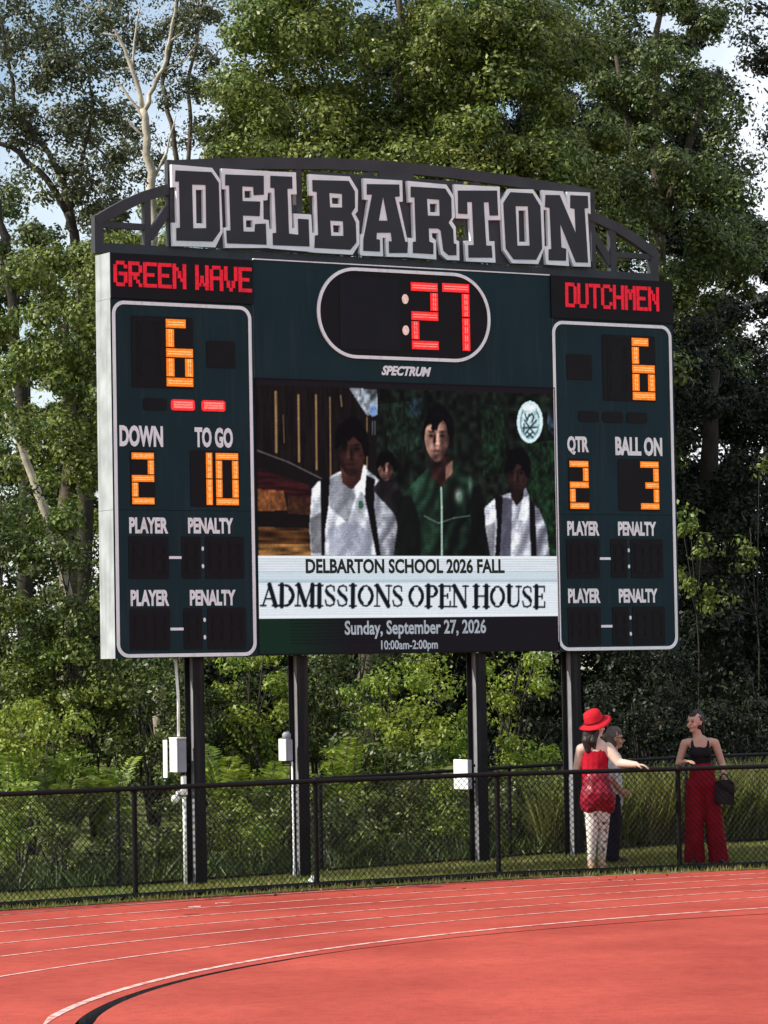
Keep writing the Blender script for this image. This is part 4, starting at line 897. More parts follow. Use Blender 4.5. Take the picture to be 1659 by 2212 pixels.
def face_bits(P_, s, parent):
    for sx in (-1, 1):
        bm = bmesh.new(); ball(bm, P_(sx * .031, -.083, .014), (.012 * s, .012 * s, .008 * s)); obj('eye', bm, M['eye'], parent, True)
        bm = bmesh.new(); cap(bm, P_(sx * .016, -.092, .036), P_(sx * .048, -.082, .037), .0045 * s, .003 * s); obj('eyebrow', bm, M['hair_dark'], parent, True)
    bm = bmesh.new(); cap(bm, P_(-.020, -.089, -.052), P_(.020, -.089, -.052), .006 * s, .006 * s); obj('mouth', bm, M['lip'], parent, True)
def hand(bm, wrist, d, palm_n, curl=.5, side=1):
    """palm, four fingers of different lengths and a thumb; d points along the hand, palm_n out of the palm"""
    w = Vector(wrist); d = Vector(d).normalized(); n = Vector(palm_n); n = (n - d * n.dot(d)).normalized(); s = d.cross(n) * side
    k = w + d * .085
    for o_ in (-.026, -.009, .009, .026): cap(bm, w + d * .01 + s * o_ * .6, k + s * o_, .015, .012)
    for o_, L_ in zip((-.030, -.010, .010, .029), (.060, .078, .083, .070)):
        p0 = k + s * o_; p = p0; dd = d.copy()
        for f_, r0, r1 in ((.45, .0095, .0088), (.32, .0088, .0080), (.23, .0080, .0070)):
            dd = (dd + n * curl * .75).normalized(); q_ = p + dd * L_ * f_; cap(bm, p, q_, r0, r1); p = q_
    t0 = w + d * .025 + s * .030; t1 = t0 + (d * .6 + s * .7 + n * .4).normalized() * .042; t2 = t1 + (d * .9 + n * .6).normalized() * .032
    cap(bm, t0, t1, .014, .011); cap(bm, t1, t2, .011, .009)
def foot(bm, ankle, dx, dy, L_=.19):
    a = Vector(ankle); d = Vector((dx, dy, 0)).normalized(); cap(bm, a + d * -.045 + Vector((0, 0, -a.z + .042)), a + d * L_ * .45 + Vector((0, 0, -a.z + .040)), .042, .040); cap(bm, a + d * L_ * .45 + Vector((0, 0, -a.z + .036)), a + d * L_ * .78 + Vector((0, 0, -a.z + .028)), .040, .028)

# woman in the red hat: leans back on the rail, arms spread along it, seen from behind on her sunlit left
pa = at(1283, 1872, 39.90); A_ = empty('person', (pa.x, pa.y, lawn_z(pa.x, pa.y)))
tag(A_, 'woman in a red brimmed hat and red top, arm reaching right along the rail', 'person')
bm = bmesh.new()
chain(bm, [(.04, .06, 1.40), (.035, .05, 1.22), (.045, .04, 1.06), (.06, .03, .92)], [.158, .150, .160, .188], .72, (.25, .97, 0))
cap(bm, (-.10, .05, 1.42), (.15, .06, 1.42), .068, .068); cap(bm, (.04, .06, 1.45), (.05, .05, 1.57), .055, .048)
PA = head(bm, (.055, .05, 1.665), R(105), .98)
chain(bm, [(.19, .03, 1.425), (.32, -.06, 1.25), (.50, -.21, 1.235)], [.072, .056, .036]); hand(bm, (.50, -.21, 1.235), (.95, -.22, -.10), (0, 0, -1), .45, -1)
chain(bm, [(-.12, .05, 1.42), (-.165, .14, 1.19), (-.02, .27, 1.14)], [.062, .050, .034]); hand(bm, (-.02, .27, 1.14), (.9, .2, .1), (0, -1, 0), .6, 1)
chain(bm, [(-.005, .03, .88), (-.01, .0, .50), (-.03, .05, .09)], [.104, .066, .042]); chain(bm, [(.12, .05, .88), (.12, .09, .50), (.10, .13, .09)], [.103, .064, .042])
cap(bm, (-.012, .03, .36), (-.022, .05, .25), .058, .045)
cap(bm, (.115, .12, .36), (.105, .13, .25), .056, .045)
foot(bm, (-.03, .05, .09), -.2, 1); foot(bm, (.10, .13, .09), .4, 1)
fused('body', bm, M['skin_a'], A_, .0085, 3); face_bits(PA, .98, A_)
bm = bmesh.new(); chain(bm, [(.04, .06, 1.36), (.035, .05, 1.22), (.045, .04, 1.06), (.055, .035, 1.0)], [.166, .158, .168, .184], .74, (.25, .97, 0))
for x in (-.07, .13): cap(bm, (x, .03, 1.40), (x * .9 + .01, .045, 1.485), .022, .018)
fused('tank_top', bm, M['red_cloth'], A_, .010, 3, 0.006, (11, 11, 9))
bm = bmesh.new(); chain(bm, [(.055, .035, 1.05), (.06, .025, .90)], [.172, .205], .82, (.25, .97, 0)); cap(bm, (-.01, .02, .88), (-.02, .02, .775), .138, .128); cap(bm, (.13, .045, .88), (.145, .06, .775), .138, .128)
fused('shorts', bm, M['red_shorts'], A_, .011, 3, 0.012, (11, 11, 9))
bm = bmesh.new(); cap(bm, PA(0, .035, .03), PA(0, .05, -.06), .088, .085); chain(bm, [PA(-.01, .07, -.04), PA(-.03, .11, -.15), PA(-.05, .12, -.27)], [.086, .072, .030]); chain(bm, [PA(.03, .05, -.06), PA(.045, .09, -.16), PA(.07, .09, -.25)], [.074, .060, .022]); chain(bm, [PA(-.06, .03, -.05), PA(-.085, .06, -.16), PA(-.09, .05, -.24)], [.050, .042, .016]); fused('hair', bm, M['hair_dark'], A_, .008, 2, .009, (34, 34, 7))
H_ = empty('hat', PA(0, .012, .075), 0); H_.parent = A_; H_.rotation_euler = (R(8), R(-24), R(20)); H_.scale = (1.16, 1.16, 1.16)
bm = bmesh.new(); n = 36; prof = [(.0, .125), (.045, .123), (.078, .108), (.092, .07), (.098, .028), (.102, .004), (.135, -.008), (.170, -.022), (.168, -.028), (.128, -.016), (.090, -.006)]
rings = [[bm.verts.new((max(r_, .001) * math.cos(2 * math.pi * k / n), max(r_, .001) * 1.08 * math.sin(2 * math.pi * k / n), z + .012 * math.cos(4 * math.pi * k / n) * (r_ > .12))) for k in range(n)] for r_, z in prof]
for a, b_ in zip(rings, rings[1:]):
    for k in range(n): bm.faces.new((a[k], a[(k + 1) % n], b_[(k + 1) % n], b_[k]))
bm.faces.new(rings[0][::-1]); obj('crown_and_brim', bm, M['red_felt'], H_, True)
bm = bmesh.new(); tube(bm, [(.103 * math.cos(a), .111 * math.sin(a), .017) for a in np.linspace(0, 2 * math.pi, 30)], .009, 6); obj('hat_band', bm, M['maroon_cloth'], H_, True)
bm = bmesh.new(); chain(bm, [(-.005, .03, .84), (-.01, .0, .50), (-.025, .04, .16)], [.110, .072, .048]); cap(bm, (-.012, .034, .37), (-.022, .054, .25), .060, .048); chain(bm, [(.122, .05, .84), (.12, .09, .50), (.103, .125, .16)], [.109, .070, .048]); cap(bm, (.115, .124, .37), (.105, .134, .25), .058, .047)
fused('leg_cover', bm, M['leg_cover'], A_, .009, 3, .003)
bm = bmesh.new(); foot(bm, (-.03, .05, .085), -.2, 1, .205); foot(bm, (.10, .13, .085), .4, 1, .205)
for v_ in bm.verts: v_.co.z = max(.004, v_.co.z * 1.02 + .004)
fused('shoes', bm, M['shoe'], A_, .009, 2)

# older person behind her, in profile to the right
pb = at(1324, 1866, 40.75); B_ = empty('person', (pb.x, pb.y, lawn_z(pb.x, pb.y))); tag(B_, 'short person in a pale grey shirt and dark trousers behind the red-hatted woman, facing right', 'person')
bm = bmesh.new(); chain(bm, [(.02, 0, 1.22), (.0, 0, 1.05), (0, 0, .86)], [.120, .128, .130], .85, (1, 0, 0)); cap(bm, (.02, -.11, 1.235), (.02, .11, 1.235), .055, .055); cap(bm, (.03, 0, 1.26), (.045, 0, 1.36), .050, .045)
PB = head(bm, (.06, 0, 1.465), R(90), .98)
for sy in (-1, 1):
    chain(bm, [(.02, sy * .165, 1.235), (.0, sy * .20, .99), (.12, sy * .14, .84)], [.050, .042, .028]); hand(bm, (.12, sy * .14, .84), (.8, -sy * .5, -.2), (0, -sy, 0), .5, sy)
    chain(bm, [(0, sy * .075, .82), (.01, sy * .08, .45), (-.02, sy * .085, .08)], [.085, .060, .042]); foot(bm, (-.02, sy * .085, .085), 1, 0)
fused('body', bm, M['skin_c'], B_, .009, 3); face_bits(PB, .98, B_)
bm = bmesh.new(); chain(bm, [(.02, 0, 1.22), (.0, 0, 1.05), (0, 0, .83), (0, 0, .74)], [.128, .142, .158, .165], .86, (1, 0, 0)); cap(bm, (.02, -.12, 1.235), (.02, .12, 1.235), .064, .064)
for sy in (-1, 1): cap(bm, (.02, sy * .165, 1.232), (.005, sy * .19, 1.06), .062, .062)
fused('shirt', bm, M['pale_shirt'], B_, .011, 3, 0.012, (11, 11, 9))
bm = bmesh.new(); cap(bm, (0, 0, .84), (0, 0, .74), .140, .145)
for sy in (-1, 1): chain(bm, [(0, sy * .07, .76), (.01, sy * .08, .45), (-.02, sy * .085, .07)], [.105, .095, .092])
fused('trousers', bm, M['navy_cloth'], B_, .011, 3, 0.01, (12, 12, 3))
bm = bmesh.new(); cap(bm, PB(0, .03, .05), PB(0, .045, -.04), .094, .075); cap(bm, PB(0, -.01, .085), PB(0, .03, .08), .070, .085); ball(bm, PB(0, .12, .03), (.045, .045, .045)); fused('hair', bm, M['hair_grey'], B_, .008, 2, .009, (34, 34, 7))
bm = bmesh.new(); foot(bm, (-.02, -.085, .085), 1, 0, .21); foot(bm, (-.02, .085, .085), 1, 0, .21); fused('shoes', bm, M['dark_shoe'], B_, .009, 2)
bm = bmesh.new()
for sx in (-1, 1): tube(bm, [PB(sx * .032 + .024 * math.cos(a), -.098 + .006 * abs(math.cos(a)), .014 + .020 * math.sin(a)) for a in np.linspace(0, 2 * math.pi, 16)], .003, 5); tube(bm, [PB(sx * .056, -.095, .018), PB(sx * .088, .0, .022)], .003, 5)
obj('glasses', bm, M['black'], B_, True)

# woman in the black top and wide red trousers, facing the track, looking left
pc = at(1518, 1882, 40.5); C_ = empty('person', (pc.x, pc.y, lawn_z(pc.x, pc.y))); tag(C_, 'dark-haired woman in a black tank top and wide dark red trousers, looking left', 'person')
bm = bmesh.new(); chain(bm, [(.0, 0, 1.41), (.0, .0, 1.27), (.01, .01, 1.14), (.02, .01, 1.00)], [.125, .118, .104, .125], .70, (0, 1, 0)); cap(bm, (-.135, .01, 1.445), (.135, .01, 1.445), .052, .052); cap(bm, (-.01, .01, 1.46), (-.04, -.0, 1.58), .060, .052)
for sx in (-1, 1): ball(bm, (sx * .060, -.058, 1.325), (.050, .036, .046))
PC = head(bm, (-.055, -.01, 1.675), R(-42), 1.04)
chain(bm, [(-.180, .01, 1.435), (-.255, .06, 1.19), (-.19, -.17, 1.225)], [.050, .040, .028]); hand(bm, (-.19, -.17, 1.225), (.55, -.8, .05), (0, 0, -1), .45, 1)
chain(bm, [(.180, .01, 1.435), (.265, .05, 1.18), (.285, -.06, .95)], [.050, .040, .028]); hand(bm, (.285, -.06, .95), (.05, -.15, -1), (-1, 0, 0), .9, 1)
chain(bm, [(-.075, .01, .95), (-.08, -.01, .52), (-.085, .03, .09)], [.080, .055, .042]); chain(bm, [(.11, .01, .95), (.14, .0, .52), (.19, .03, .09)], [.080, .055, .042]); foot(bm, (-.085, .03, .09), -.25, -1); foot(bm, (.19, .03, .09), .25, -1)
fused('body', bm, M['skin_b'], C_, .0085, 3); face_bits(PC, 1.04, C_)
bm = bmesh.new(); cap(bm, (-.055, -.062, 1.325), (.055, -.062, 1.325), .070, .070, .75, (0, 1, 0)); chain(bm, [(.0, 0, 1.335), (.0, .0, 1.27), (.01, .01, 1.14), (.015, .01, 1.06)], [.130, .128, .118, .135], .74, (0, 1, 0))
for sx in (-1, 1):
    ball(bm, (sx * .062, -.068, 1.320), (.066, .048, .062)); chain(bm, [(sx * .088, -.075, 1.36), (sx * .092, -.045, 1.445), (sx * .088, .0, 1.492), (sx * .085, .06, 1.44), (sx * .07, .085, 1.33)], [.026, .016, .015, .016, .022])
fused('tank_top', bm, M['black_cloth'], C_, .0085, 2, 0.006, (11, 11, 9))
bm = bmesh.new(); chain(bm, [(.015, .01, 1.12), (.02, .01, .95)], [.138, .166], .80, (0, 1, 0)); chain(bm, [(-.065, .01, .93), (-.085, .0, .50), (-.09, .02, .05)], [.114, .106, .124], .92, (0, 1, 0)); chain(bm, [(.105, .01, .93), (.145, .0, .50), (.195, .02, .05)], [.114, .106, .124], .92, (0, 1, 0))
for v_ in bm.verts: v_.co.z = max(.015, v_.co.z)
fused('wide_trousers', bm, M['maroon_cloth'], C_, .011, 3, 0.012, (14, 14, 2.2))
bm = bmesh.new(); cap(bm, PC(0, .032, .052), PC(0, .045, -.03), .093, .080); cap(bm, PC(0, -.012, .088), PC(0, .025, .080), .062, .082)
for sx in (-1, 1): cap(bm, PC(sx * .060, -.01, .065), PC(sx * .080, .035, .0), .026, .024)
ball(bm, PC(0, .135, .0), (.045, .045, .05)); cap(bm, PC(0, .13, -.02), PC(.01, .14, -.13), .035, .018); fused('hair', bm, M['hair_dark'], C_, .008, 2, .009, (34, 34, 7))
bm = bmesh.new(); foot(bm, (-.085, .03, .085), -.25, -1, .21); foot(bm, (.19, .03, .085), .25, -1, .21); fused('shoes', bm, M['dark_shoe'], C_, .009, 2)
# her bag
bg_ = empty('handbag', (pc.x, pc.y, lawn_z(pc.x, pc.y))); tag(bg_, 'black handbag hanging from the hand of the woman in red trousers', 'bag')
bm = bmesh.new(); prism(bm, [(.15, .72), (.38, .70), (.38, .96), (.34, 1.0), (.21, 1.0), (.16, .96)], [], -.15, -.07); bmesh.ops.bevel(bm, geom=[e for e in bm.edges], offset=.008, segments=2, affect='EDGES'); obj('bag_body', bm, M['black_cloth'], bg_)
bm = bmesh.new(); tube(bm, [(.22, -.11, .975)] + [(.27 + .05 * math.cos(a), -.11 + .03 * math.sin(a), .98 + .09 * math.sin(a)) for a in np.linspace(math.pi, 0, 9)] + [(.32, -.11, .975)], .008, 6); obj('handle', bm, M['black_cloth'], bg_, True)
# ---------------------------------------------------------------- trees and bushes
def unit(v): return v / np.maximum(1e-9, np.linalg.norm(v, axis=-1, keepdims=True))
def leaf_quads(c, nrm, L_, asp):
    n = len(c); r_ = RNG.normal(0, 1, (n, 3)); t_ = unit(np.cross(nrm, r_)); b_ = np.cross(nrm, t_)
    L_ = (L_ * RNG.uniform(.65, 1.3, n))[:, None]; k = RNG.uniform(.25, .45, n)[:, None]
    tip, tail = c + t_ * L_ * .5, c - t_ * L_ * .5; m_ = c + t_ * L_ * (k - .5) - nrm * L_ * .06
    return np.stack([tail, m_ + b_ * L_ * asp * .5, tip, m_ - b_ * L_ * asp * .5], 1)
def blob_leaves(c, rad, dens, leaf, asp=.55, clump=.45, shell=.55, squash=.6, fill=1.0):
    """leaves gathered in clumps spread through an ellipsoid, thicker towards its outside"""
    c, rad = np.array(c, float), np.array(rad, float)
    leaf *= .80; area = math.pi * rad[0] * rad[2]; n = int(area * dens * 1.5); nc_ = max(4, int(area / (clump * clump) * .75 * fill))
    d = unit(RNG.normal(0, 1, (nc_, 3))); rr = RNG.uniform(shell ** 3, 1, nc_) ** (1 / 3)
    cc = c + d * rr[:, None] * rad; cw = RNG.uniform(.4, 1.6, nc_); cw /= cw.sum(); cs = clump * RNG.uniform(.55, 1.25, nc_)
    k = RNG.choice(nc_, n, p=cw)
    # leaves sit mostly on the outside of their clump and face outwards, so a clump has a sunny and a shaded side
    v = unit(RNG.normal(0, 1, (n, 3))); rr_ = RNG.uniform(.35, 1.05, n) ** .6 * (1 + RNG.normal(0, .10, n)); lump = 1 + .28 * np.sin(v[:, 0] * 5 + k) * np.cos(v[:, 2] * 4 + k * 2)
    o_ = v * (rr_ * lump * cs[k])[:, None]; o_[:, 2] *= squash + .15
    P_ = cc[k] + o_
    nrm = unit(v * .8 + RNG.normal(0, .38, (n, 3)) + np.array([0, 0, .25]))
    return leaf_quads(P_, nrm, leaf, asp)
def tree(name, label, base, limbs, blobs, lm, bark, group=None, cat='tree', crown='crown', trunk='trunk'):
    """base: ground point; limbs: list of (points, radii); blobs: dicts for blob_leaves, all in world space"""
    T = empty(name, base); tag(T, label, cat, group); B0 = np.array(base)
    if limbs:
        bm = bmesh.new()
        for pts, rad in limbs:
            pts = [Vector(p) - Vector(base) for p in pts]
            q_, rr = [], []
            for i in range(len(pts) - 1):                     # a little wander between the given points
                for k in range(3):
                    f_ = k / 3; w = .0 if k == 0 else rad[i] * .35
                    q_.append(pts[i].lerp(pts[i + 1], f_) + Vector(RNG.normal(0, 1, 3)) * w); rr.append(rad[i] * (1 - f_) + rad[i + 1] * f_)
            q_.append(pts[-1]); rr.append(rad[-1]); tube(bm, q_, rr, 8)
        obj(trunk, bm, bark, T, True)
    if blobs:
        V_ = np.concatenate([blob_leaves(**b_) for b_ in blobs]) - B0
        quads(crown, V_, lm, T)
    return T
def ell(px, py, d, rx, ry, depth=None, **k):
    s = d / FOCAL; p = at(px, py, d); r_ = dict(c=(p.x, p.y, p.z), rad=(rx * s, depth or (rx + ry) / 2 * s, ry * s)); r_.update(k); return r_
def P3(d, *pp): return [at(x, y, d + (q_[0] if q_ else 0)) for x, y, *q_ in pp]
def gnd(px, d): p = at(px, 1700, d); return (p.x, p.y, lawn_z(max(-8.5, min(8, p.x)), p.y) - .1 if p.y > 30 else 0)
LM = {
 'olive': leaf_mat('olive_leaves', (.040, .064, .010), (.105, .148, .022), (.30, .35, .080), .26),
 'deep': leaf_mat('deep_green_leaves', (.022, .042, .009), (.058, .094, .020), (.18, .23, .065), .24),
 'grey': leaf_mat('grey_green_leaves', (.022, .030, .013), (.056, .070, .028), (.18, .20, .085), .24),
 'dark': leaf_mat('shade_dark_leaves', (.005, .009, .005), (.009, .015, .008), (.030, .041, .018), .12, .2),  # shade under and between the trees is put into this near-black leaf colour
 'lime': leaf_mat('lime_leaves', (.085, .15, .012), (.19, .30, .032), (.40, .48, .10), .40),
 'mid': leaf_mat('mid_green_leaves', (.046, .078, .011), (.115, .170, .027), (.31, .37, .090), .28),
}
# the big dense tree behind the board
D1 = 54
g = gnd(800, D1); kw = dict(dens=1800, leaf=.105, clump=.46, fill=1.3)
tree('maple_tree', 'biggest dense olive green tree filling the view straight behind and above the scoreboard', g,
     [([g] + P3(D1, (800, 1300), (820, 900), (840, 500), (860, 150), (870, -80)), [.20, .18, .16, .12, .08, .03])] + [(P3(D1, (825, 900), (x, y)), [.12, .03]) for x, y in ((560, 560), (1120, 620), (620, 300), (1100, 260), (930, 120))],
     [ell(850, 40, D1, 340, 290, 2.4, **kw), ell(600, 30, D1 - .3, 105, 130, 1.8, **kw), ell(600, 290, D1 + .6, 110, 90, 1.4, **kw), ell(1190, 120, D1 + 1, 110, 110, 1.4, **kw), ell(1250, 330, D1 + 1, 90, 110, 1.4, **kw), ell(1010, 90, D1 - .6, 190, 150, 2.0, **kw), ell(640, 170, D1 - .6, 200, 240, 2.2, **kw), ell(1060, 260, D1 - .5, 240, 260, 2.2, **kw), ell(560, 430, D1 - 1, 190, 190, 1.8, **kw),
      ell(830, 470, D1 - 1.6, 330, 220, 2.0, **kw), ell(1180, 520, D1 - .8, 210, 210, 2.0, **kw), ell(780, 800, D1, 420, 280, 2.2, dens=900, leaf=.115, clump=.55), ell(1150, 850, D1, 330, 260, 2.0, dens=900, leaf=.115, clump=.55)], LM['olive'], M['bark'])
# right: taller darker tree
D2 = 59
g = gnd(1430, D2); kw = dict(dens=1350, leaf=.105, clump=.42)
tree('oak_tree', 'tall darker green tree with a sloping crown at the upper right', g,
     [([g] + P3(D2, (1430, 1200), (1425, 700), (1420, 380), (1418, 160), (1430, -60)), [.24, .21, .17, .12, .08, .03])] + [(P3(D2, (1422, 500), (x, y)), [.12, .03]) for x, y in ((1560, 380), (1300, 330), (1520, 200), (1330, 120))],
     [ell(1400, 60, D2, 170, 190, 2.2, **kw), ell(1470, 260, D2 - .4, 130, 160, 2.0, **kw), ell(1350, 330, D2 + .2, 150, 130, 1.8, **kw), ell(1440, 470, D2 - 1, 190, 170, 2.2, **kw),
      ell(1560, 620, D2 - .5, 120, 190, 2.0, **kw), ell(1535, 110, D2, 60, 130, 1.4, **kw), ell(1575, 440, D2, 75, 100, 1.4, **kw), ell(1630, 560, D2 + .4, 70, 110, 1.4, **kw), ell(1500, 0, D2, 80, 60, 1.4, **kw), ell(1270, 60, D2 + 1, 110, 110, 1.6, dens=800, leaf=.105, clump=.4), ell(1310, 220, D2 + 1, 90, 90, 1.6, dens=900, leaf=.105, clump=.4), ell(1560, 470, D2 - .3, 90, 110, 1.6, **kw)], LM['deep'], M['bark'])
D3 = 50
g = gnd(1800, D3)
tree('overhanging_tree', 'dark leafy branches reaching in at the top right corner against the sky', g,
     [([g] + P3(D3, (1800, 900), (1790, 500), (1760, 100)), [.25, .22, .18, .1]), (P3(D3, (1785, 450), (1720, 260), (1650, 190)), [.06, .035, .012]), (P3(D3, (1770, 200), (1700, 60), (1630, 20)), [.06, .03, .012])],
     [ell(1645, 120, D3, 45, 40, .6, dens=900, leaf=.095, clump=.24), ell(1690, 60, D3, 90, 110, 1.2, dens=620, leaf=.095, clump=.28), ell(1660, 210, D3, 70, 70, 1.0, dens=560, leaf=.095, clump=.26), ell(1600, 100, D3, 40, 60, .6, dens=420, leaf=.09, clump=.22), ell(1780, 300, D3, 120, 200, 1.5, dens=700, leaf=.10, clump=.35)], LM['dark'], M['bark_dark'])
# right: dark shaded trees down to the ground
D4 = 55
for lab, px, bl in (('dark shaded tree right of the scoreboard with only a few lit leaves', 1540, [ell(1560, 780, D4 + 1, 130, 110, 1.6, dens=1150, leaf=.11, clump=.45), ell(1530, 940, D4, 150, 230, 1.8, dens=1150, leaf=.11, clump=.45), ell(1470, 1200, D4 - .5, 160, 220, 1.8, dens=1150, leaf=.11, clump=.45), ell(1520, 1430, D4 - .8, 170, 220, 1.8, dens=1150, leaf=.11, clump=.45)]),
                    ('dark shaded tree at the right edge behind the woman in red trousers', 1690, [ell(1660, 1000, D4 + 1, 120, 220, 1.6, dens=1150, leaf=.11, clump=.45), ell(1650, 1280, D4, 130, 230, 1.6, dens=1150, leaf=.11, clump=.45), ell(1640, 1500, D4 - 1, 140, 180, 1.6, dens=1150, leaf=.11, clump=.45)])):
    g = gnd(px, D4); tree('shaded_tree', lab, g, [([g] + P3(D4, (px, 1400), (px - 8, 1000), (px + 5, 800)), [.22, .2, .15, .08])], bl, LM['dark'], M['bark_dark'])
# upper left: pale forked trunk with thin foliage
D5 = 57
g = gnd(345, D5); sk = dict(leaf=.088, clump=.36, squash=.5, fill=1.55)
tree('forked_tree', 'tall tree with a pale forked trunk and thin grey-green leaves against the sky, upper left', g,
     [([g] + P3(D5, (345, 1100), (335, 600), (326, 400), (318, 300), (309, 235)), [0.139, 0.122, 0.093, 0.078, 0.070, 0.064]), (P3(D5, (309, 238), (285, 150), (255, 80), (225, 25), (200, -40)), [0.049, 0.038, 0.029, 0.026, 0.017]),
      (P3(D5, (311, 240), (332, 190), (352, 150), (366, 90), (378, 30), (385, -40)), [0.046, 0.038, 0.032, 0.029, 0.026, 0.017]), (P3(D5, (314, 262), (290, 225), (262, 185), (225, 160)), [0.029, 0.026, 0.020, 0.012]), (P3(D5, (352, 150), (338, 172), (310, 150)), [0.017, 0.012, 0.007]), (P3(D5, (326, 400), (360, 330), (380, 250)), [.030, .02, .008]), (P3(D5, (318, 300), (270, 255), (210, 235)), [.028, .018, .006]), (P3(D5, (255, 80), (215, 70), (170, 30)), [.024, .016, .006]), (P3(D5, (366, 90), (410, 60), (430, 0)), [.024, .016, .006]), (P3(D5, (352, 150), (400, 130), (440, 70)), [.022, .014, .006]), (P3(D5, (225, 25), (190, 15), (150, -20)), [.02, .014, .006]), (P3(D5, (285, 150), (250, 150), (200, 120)), [.022, .014, .005]), (P3(D5, (285, 150), (290, 90), (302, 15)), [0.023, 0.017, 0.012])],
     [ell(240, 40, D5 + 1.8, 190, 110, 1.6, dens=962, **sk), ell(330, 130, D5 + 1.8, 100, 70, 1.2, dens=596, **sk), ell(215, 275, D5 + 1.5, 105, 80, 1.2, dens=1054, **sk), ell(440, 40, D5, 70, 100, 1.0, dens=780, **sk), ell(240, 370, D5 + 1.5, 100, 60, 1.2, dens=1054, **sk), ell(400, 230, D5 + 1, 60, 110, 1.0, dens=688, **sk)], LM['grey'], M['bark_pale'])
g = gnd(395, D5 + 1)
tree('slender_tree', 'slender brown trunked tree right beside the pale forked trunk', g,
     [([g] + P3(D5 + 1, (400, 1000), (388, 420), (372, 270), (350, 180), (372, 80), (390, -40)), [0.099, 0.087, 0.049, 0.043, 0.038, 0.035, 0.023]), (P3(D5 + 1, (400, 420), (412, 260), (404, 180), (425, 100), (432, -30)), [0.041, 0.035, 0.032, 0.026, 0.017])],
     [ell(420, 120, D5 + 1, 60, 130, 1.0, dens=549, **sk), ell(430, -20, D5 + 1, 90, 70, 1.0, dens=917, **sk)], LM['grey'], M['bark'])
# upper left: dark limbs leaning to the left
D6 = 52
g = gnd(190, D6)
tree('leaning_tree', 'tree whose long dark limbs lean up to the left edge across the sky', g,
     [([g] + P3(D6, (185, 1100), (178, 700), (160, 500), (145, 458)), [0.139, 0.128, 0.104, 0.075, 0.064]), (P3(D6, (145, 458), (110, 400), (70, 360), (25, 318), (-40, 285)), [0.058, 0.052, 0.046, 0.041, 0.029]),
      (P3(D6, (160, 500), (135, 380), (105, 330), (62, 275), (33, 235), (22, 150), (0, 30)), [0.064, 0.052, 0.046, 0.043, 0.038, 0.029, 0.023]), (P3(D6, (108, 335), (80, 318), (40, 300)), [0.029, 0.023, 0.012]), (P3(D6, (150, 470), (180, 330), (200, 230), (190, 140)), [0.041, 0.032, 0.023, 0.012]), (P3(D6, (190, 300), (222, 330), (262, 392)), [0.017, 0.017, 0.012])],
     [ell(40, 40, D6, 110, 110, 1.4, dens=1192, **sk), ell(110, 200, D6, 110, 90, 1.2, dens=1330, **sk), ell(30, 210, D6, 80, 90, 1.0, dens=1192, **sk), ell(190, 250, D6, 80, 70, 1.0, dens=1146, **sk), ell(150, 340, D6, 70, 50, 1.0, dens=780, **sk), ell(210, 430, D6, 90, 70, 1.0, dens=1513, **sk), ell(20, 400, D6, 50, 60, .8, dens=1376, **sk), ell(60, 320, D6 + .5, 60, 40, .8, dens=1200, **sk), ell(120, 120, D6 + .6, 120, 60, 1.0, dens=1280, **sk), ell(285, 350, D6 + 9, 60, 50, 1.0, dens=1040, **sk), ell(230, 420, D6 + .6, 80, 60, 1.0, dens=1520, **sk), ell(170, 90, D6, 100, 70, 1.0, dens=917, **sk)], LM['grey'], M['bark_dark'])
# left: sunlit bushy tree and its neighbours
D7 = 49
g = gnd(150, D7); kw = dict(dens=1500, leaf=.098, clump=.36)
tree('bushy_tree', 'sunlit olive bushy tree left of the scoreboard side panel', g,
     [([g] + P3(D7, (150, 1200), (150, 900), (140, 700)), [.16, .13, .1, .05])],
     [ell(60, 590, D7 + .8, 80, 80, 1.2, **kw), ell(150, 600, D7 + .8, 80, 75, 1.2, **kw), ell(205, 650, D7 + .4, 60, 100, 1.0, **kw), ell(40, 740, D7, 70, 90, 1.0, **kw), ell(60, 960, D7 + .4, 80, 70, 1.0, **kw), ell(130, 700, D7, 110, 110, 1.4, **kw), ell(90, 860, D7 - .3, 120, 120, 1.4, **kw), ell(190, 830, D7, 80, 150, 1.2, **kw), ell(190, 960, D7 - .4, 60, 90, 1.0, **kw), ell(170, 1040, D7, 90, 110, 1.2, dens=1000, leaf=.10, clump=.4)], LM['olive'], M['bark'])
g = gnd(115, 47.5)
tree('leaning_trunk_tree', 'tree with a pale sunlit trunk leaning left at the left edge', g,
     [([g] + P3(47.5, (150, 1300), (108, 1150), (70, 1030), (48, 968), (28, 935), (10, 890)), [.075, .07, .065, .055, .05, .04, .02])],
     [ell(110, 1190, 46.6, 60, 70, .6, dens=1300, leaf=.095, clump=.3), ell(130, 1080, 46.9, 45, 80, .6, dens=900, leaf=.095, clump=.3), ell(20, 1150, 47.2, 60, 90, .8, dens=900, leaf=.095, clump=.32), ell(15, 860, 46.6, 75, 80, .7, dens=900, leaf=.095, clump=.32)], LM['mid'], M['bark_pale'])
g = gnd(60, 50.5)
tree('thin_tree', 'thin dark trunk with green leaves standing at the left edge below the leaning limbs', g,
     [([g] + P3(50.5, (60, 1100), (45, 800), (30, 680), (15, 560), (-5, 430)), [.13, .12, .10, .09, .08, .06])],
     [ell(60, 420, 50.5, 60, 40, .8, dens=900, leaf=.095, clump=.28), ell(20, 500, 50.5, 60, 70, .9, dens=1000, leaf=.095, clump=.3), ell(110, 540, 50.8, 100, 60, 1.0, dens=1200, leaf=.095, clump=.32)], LM['deep'], M['bark_dark'])
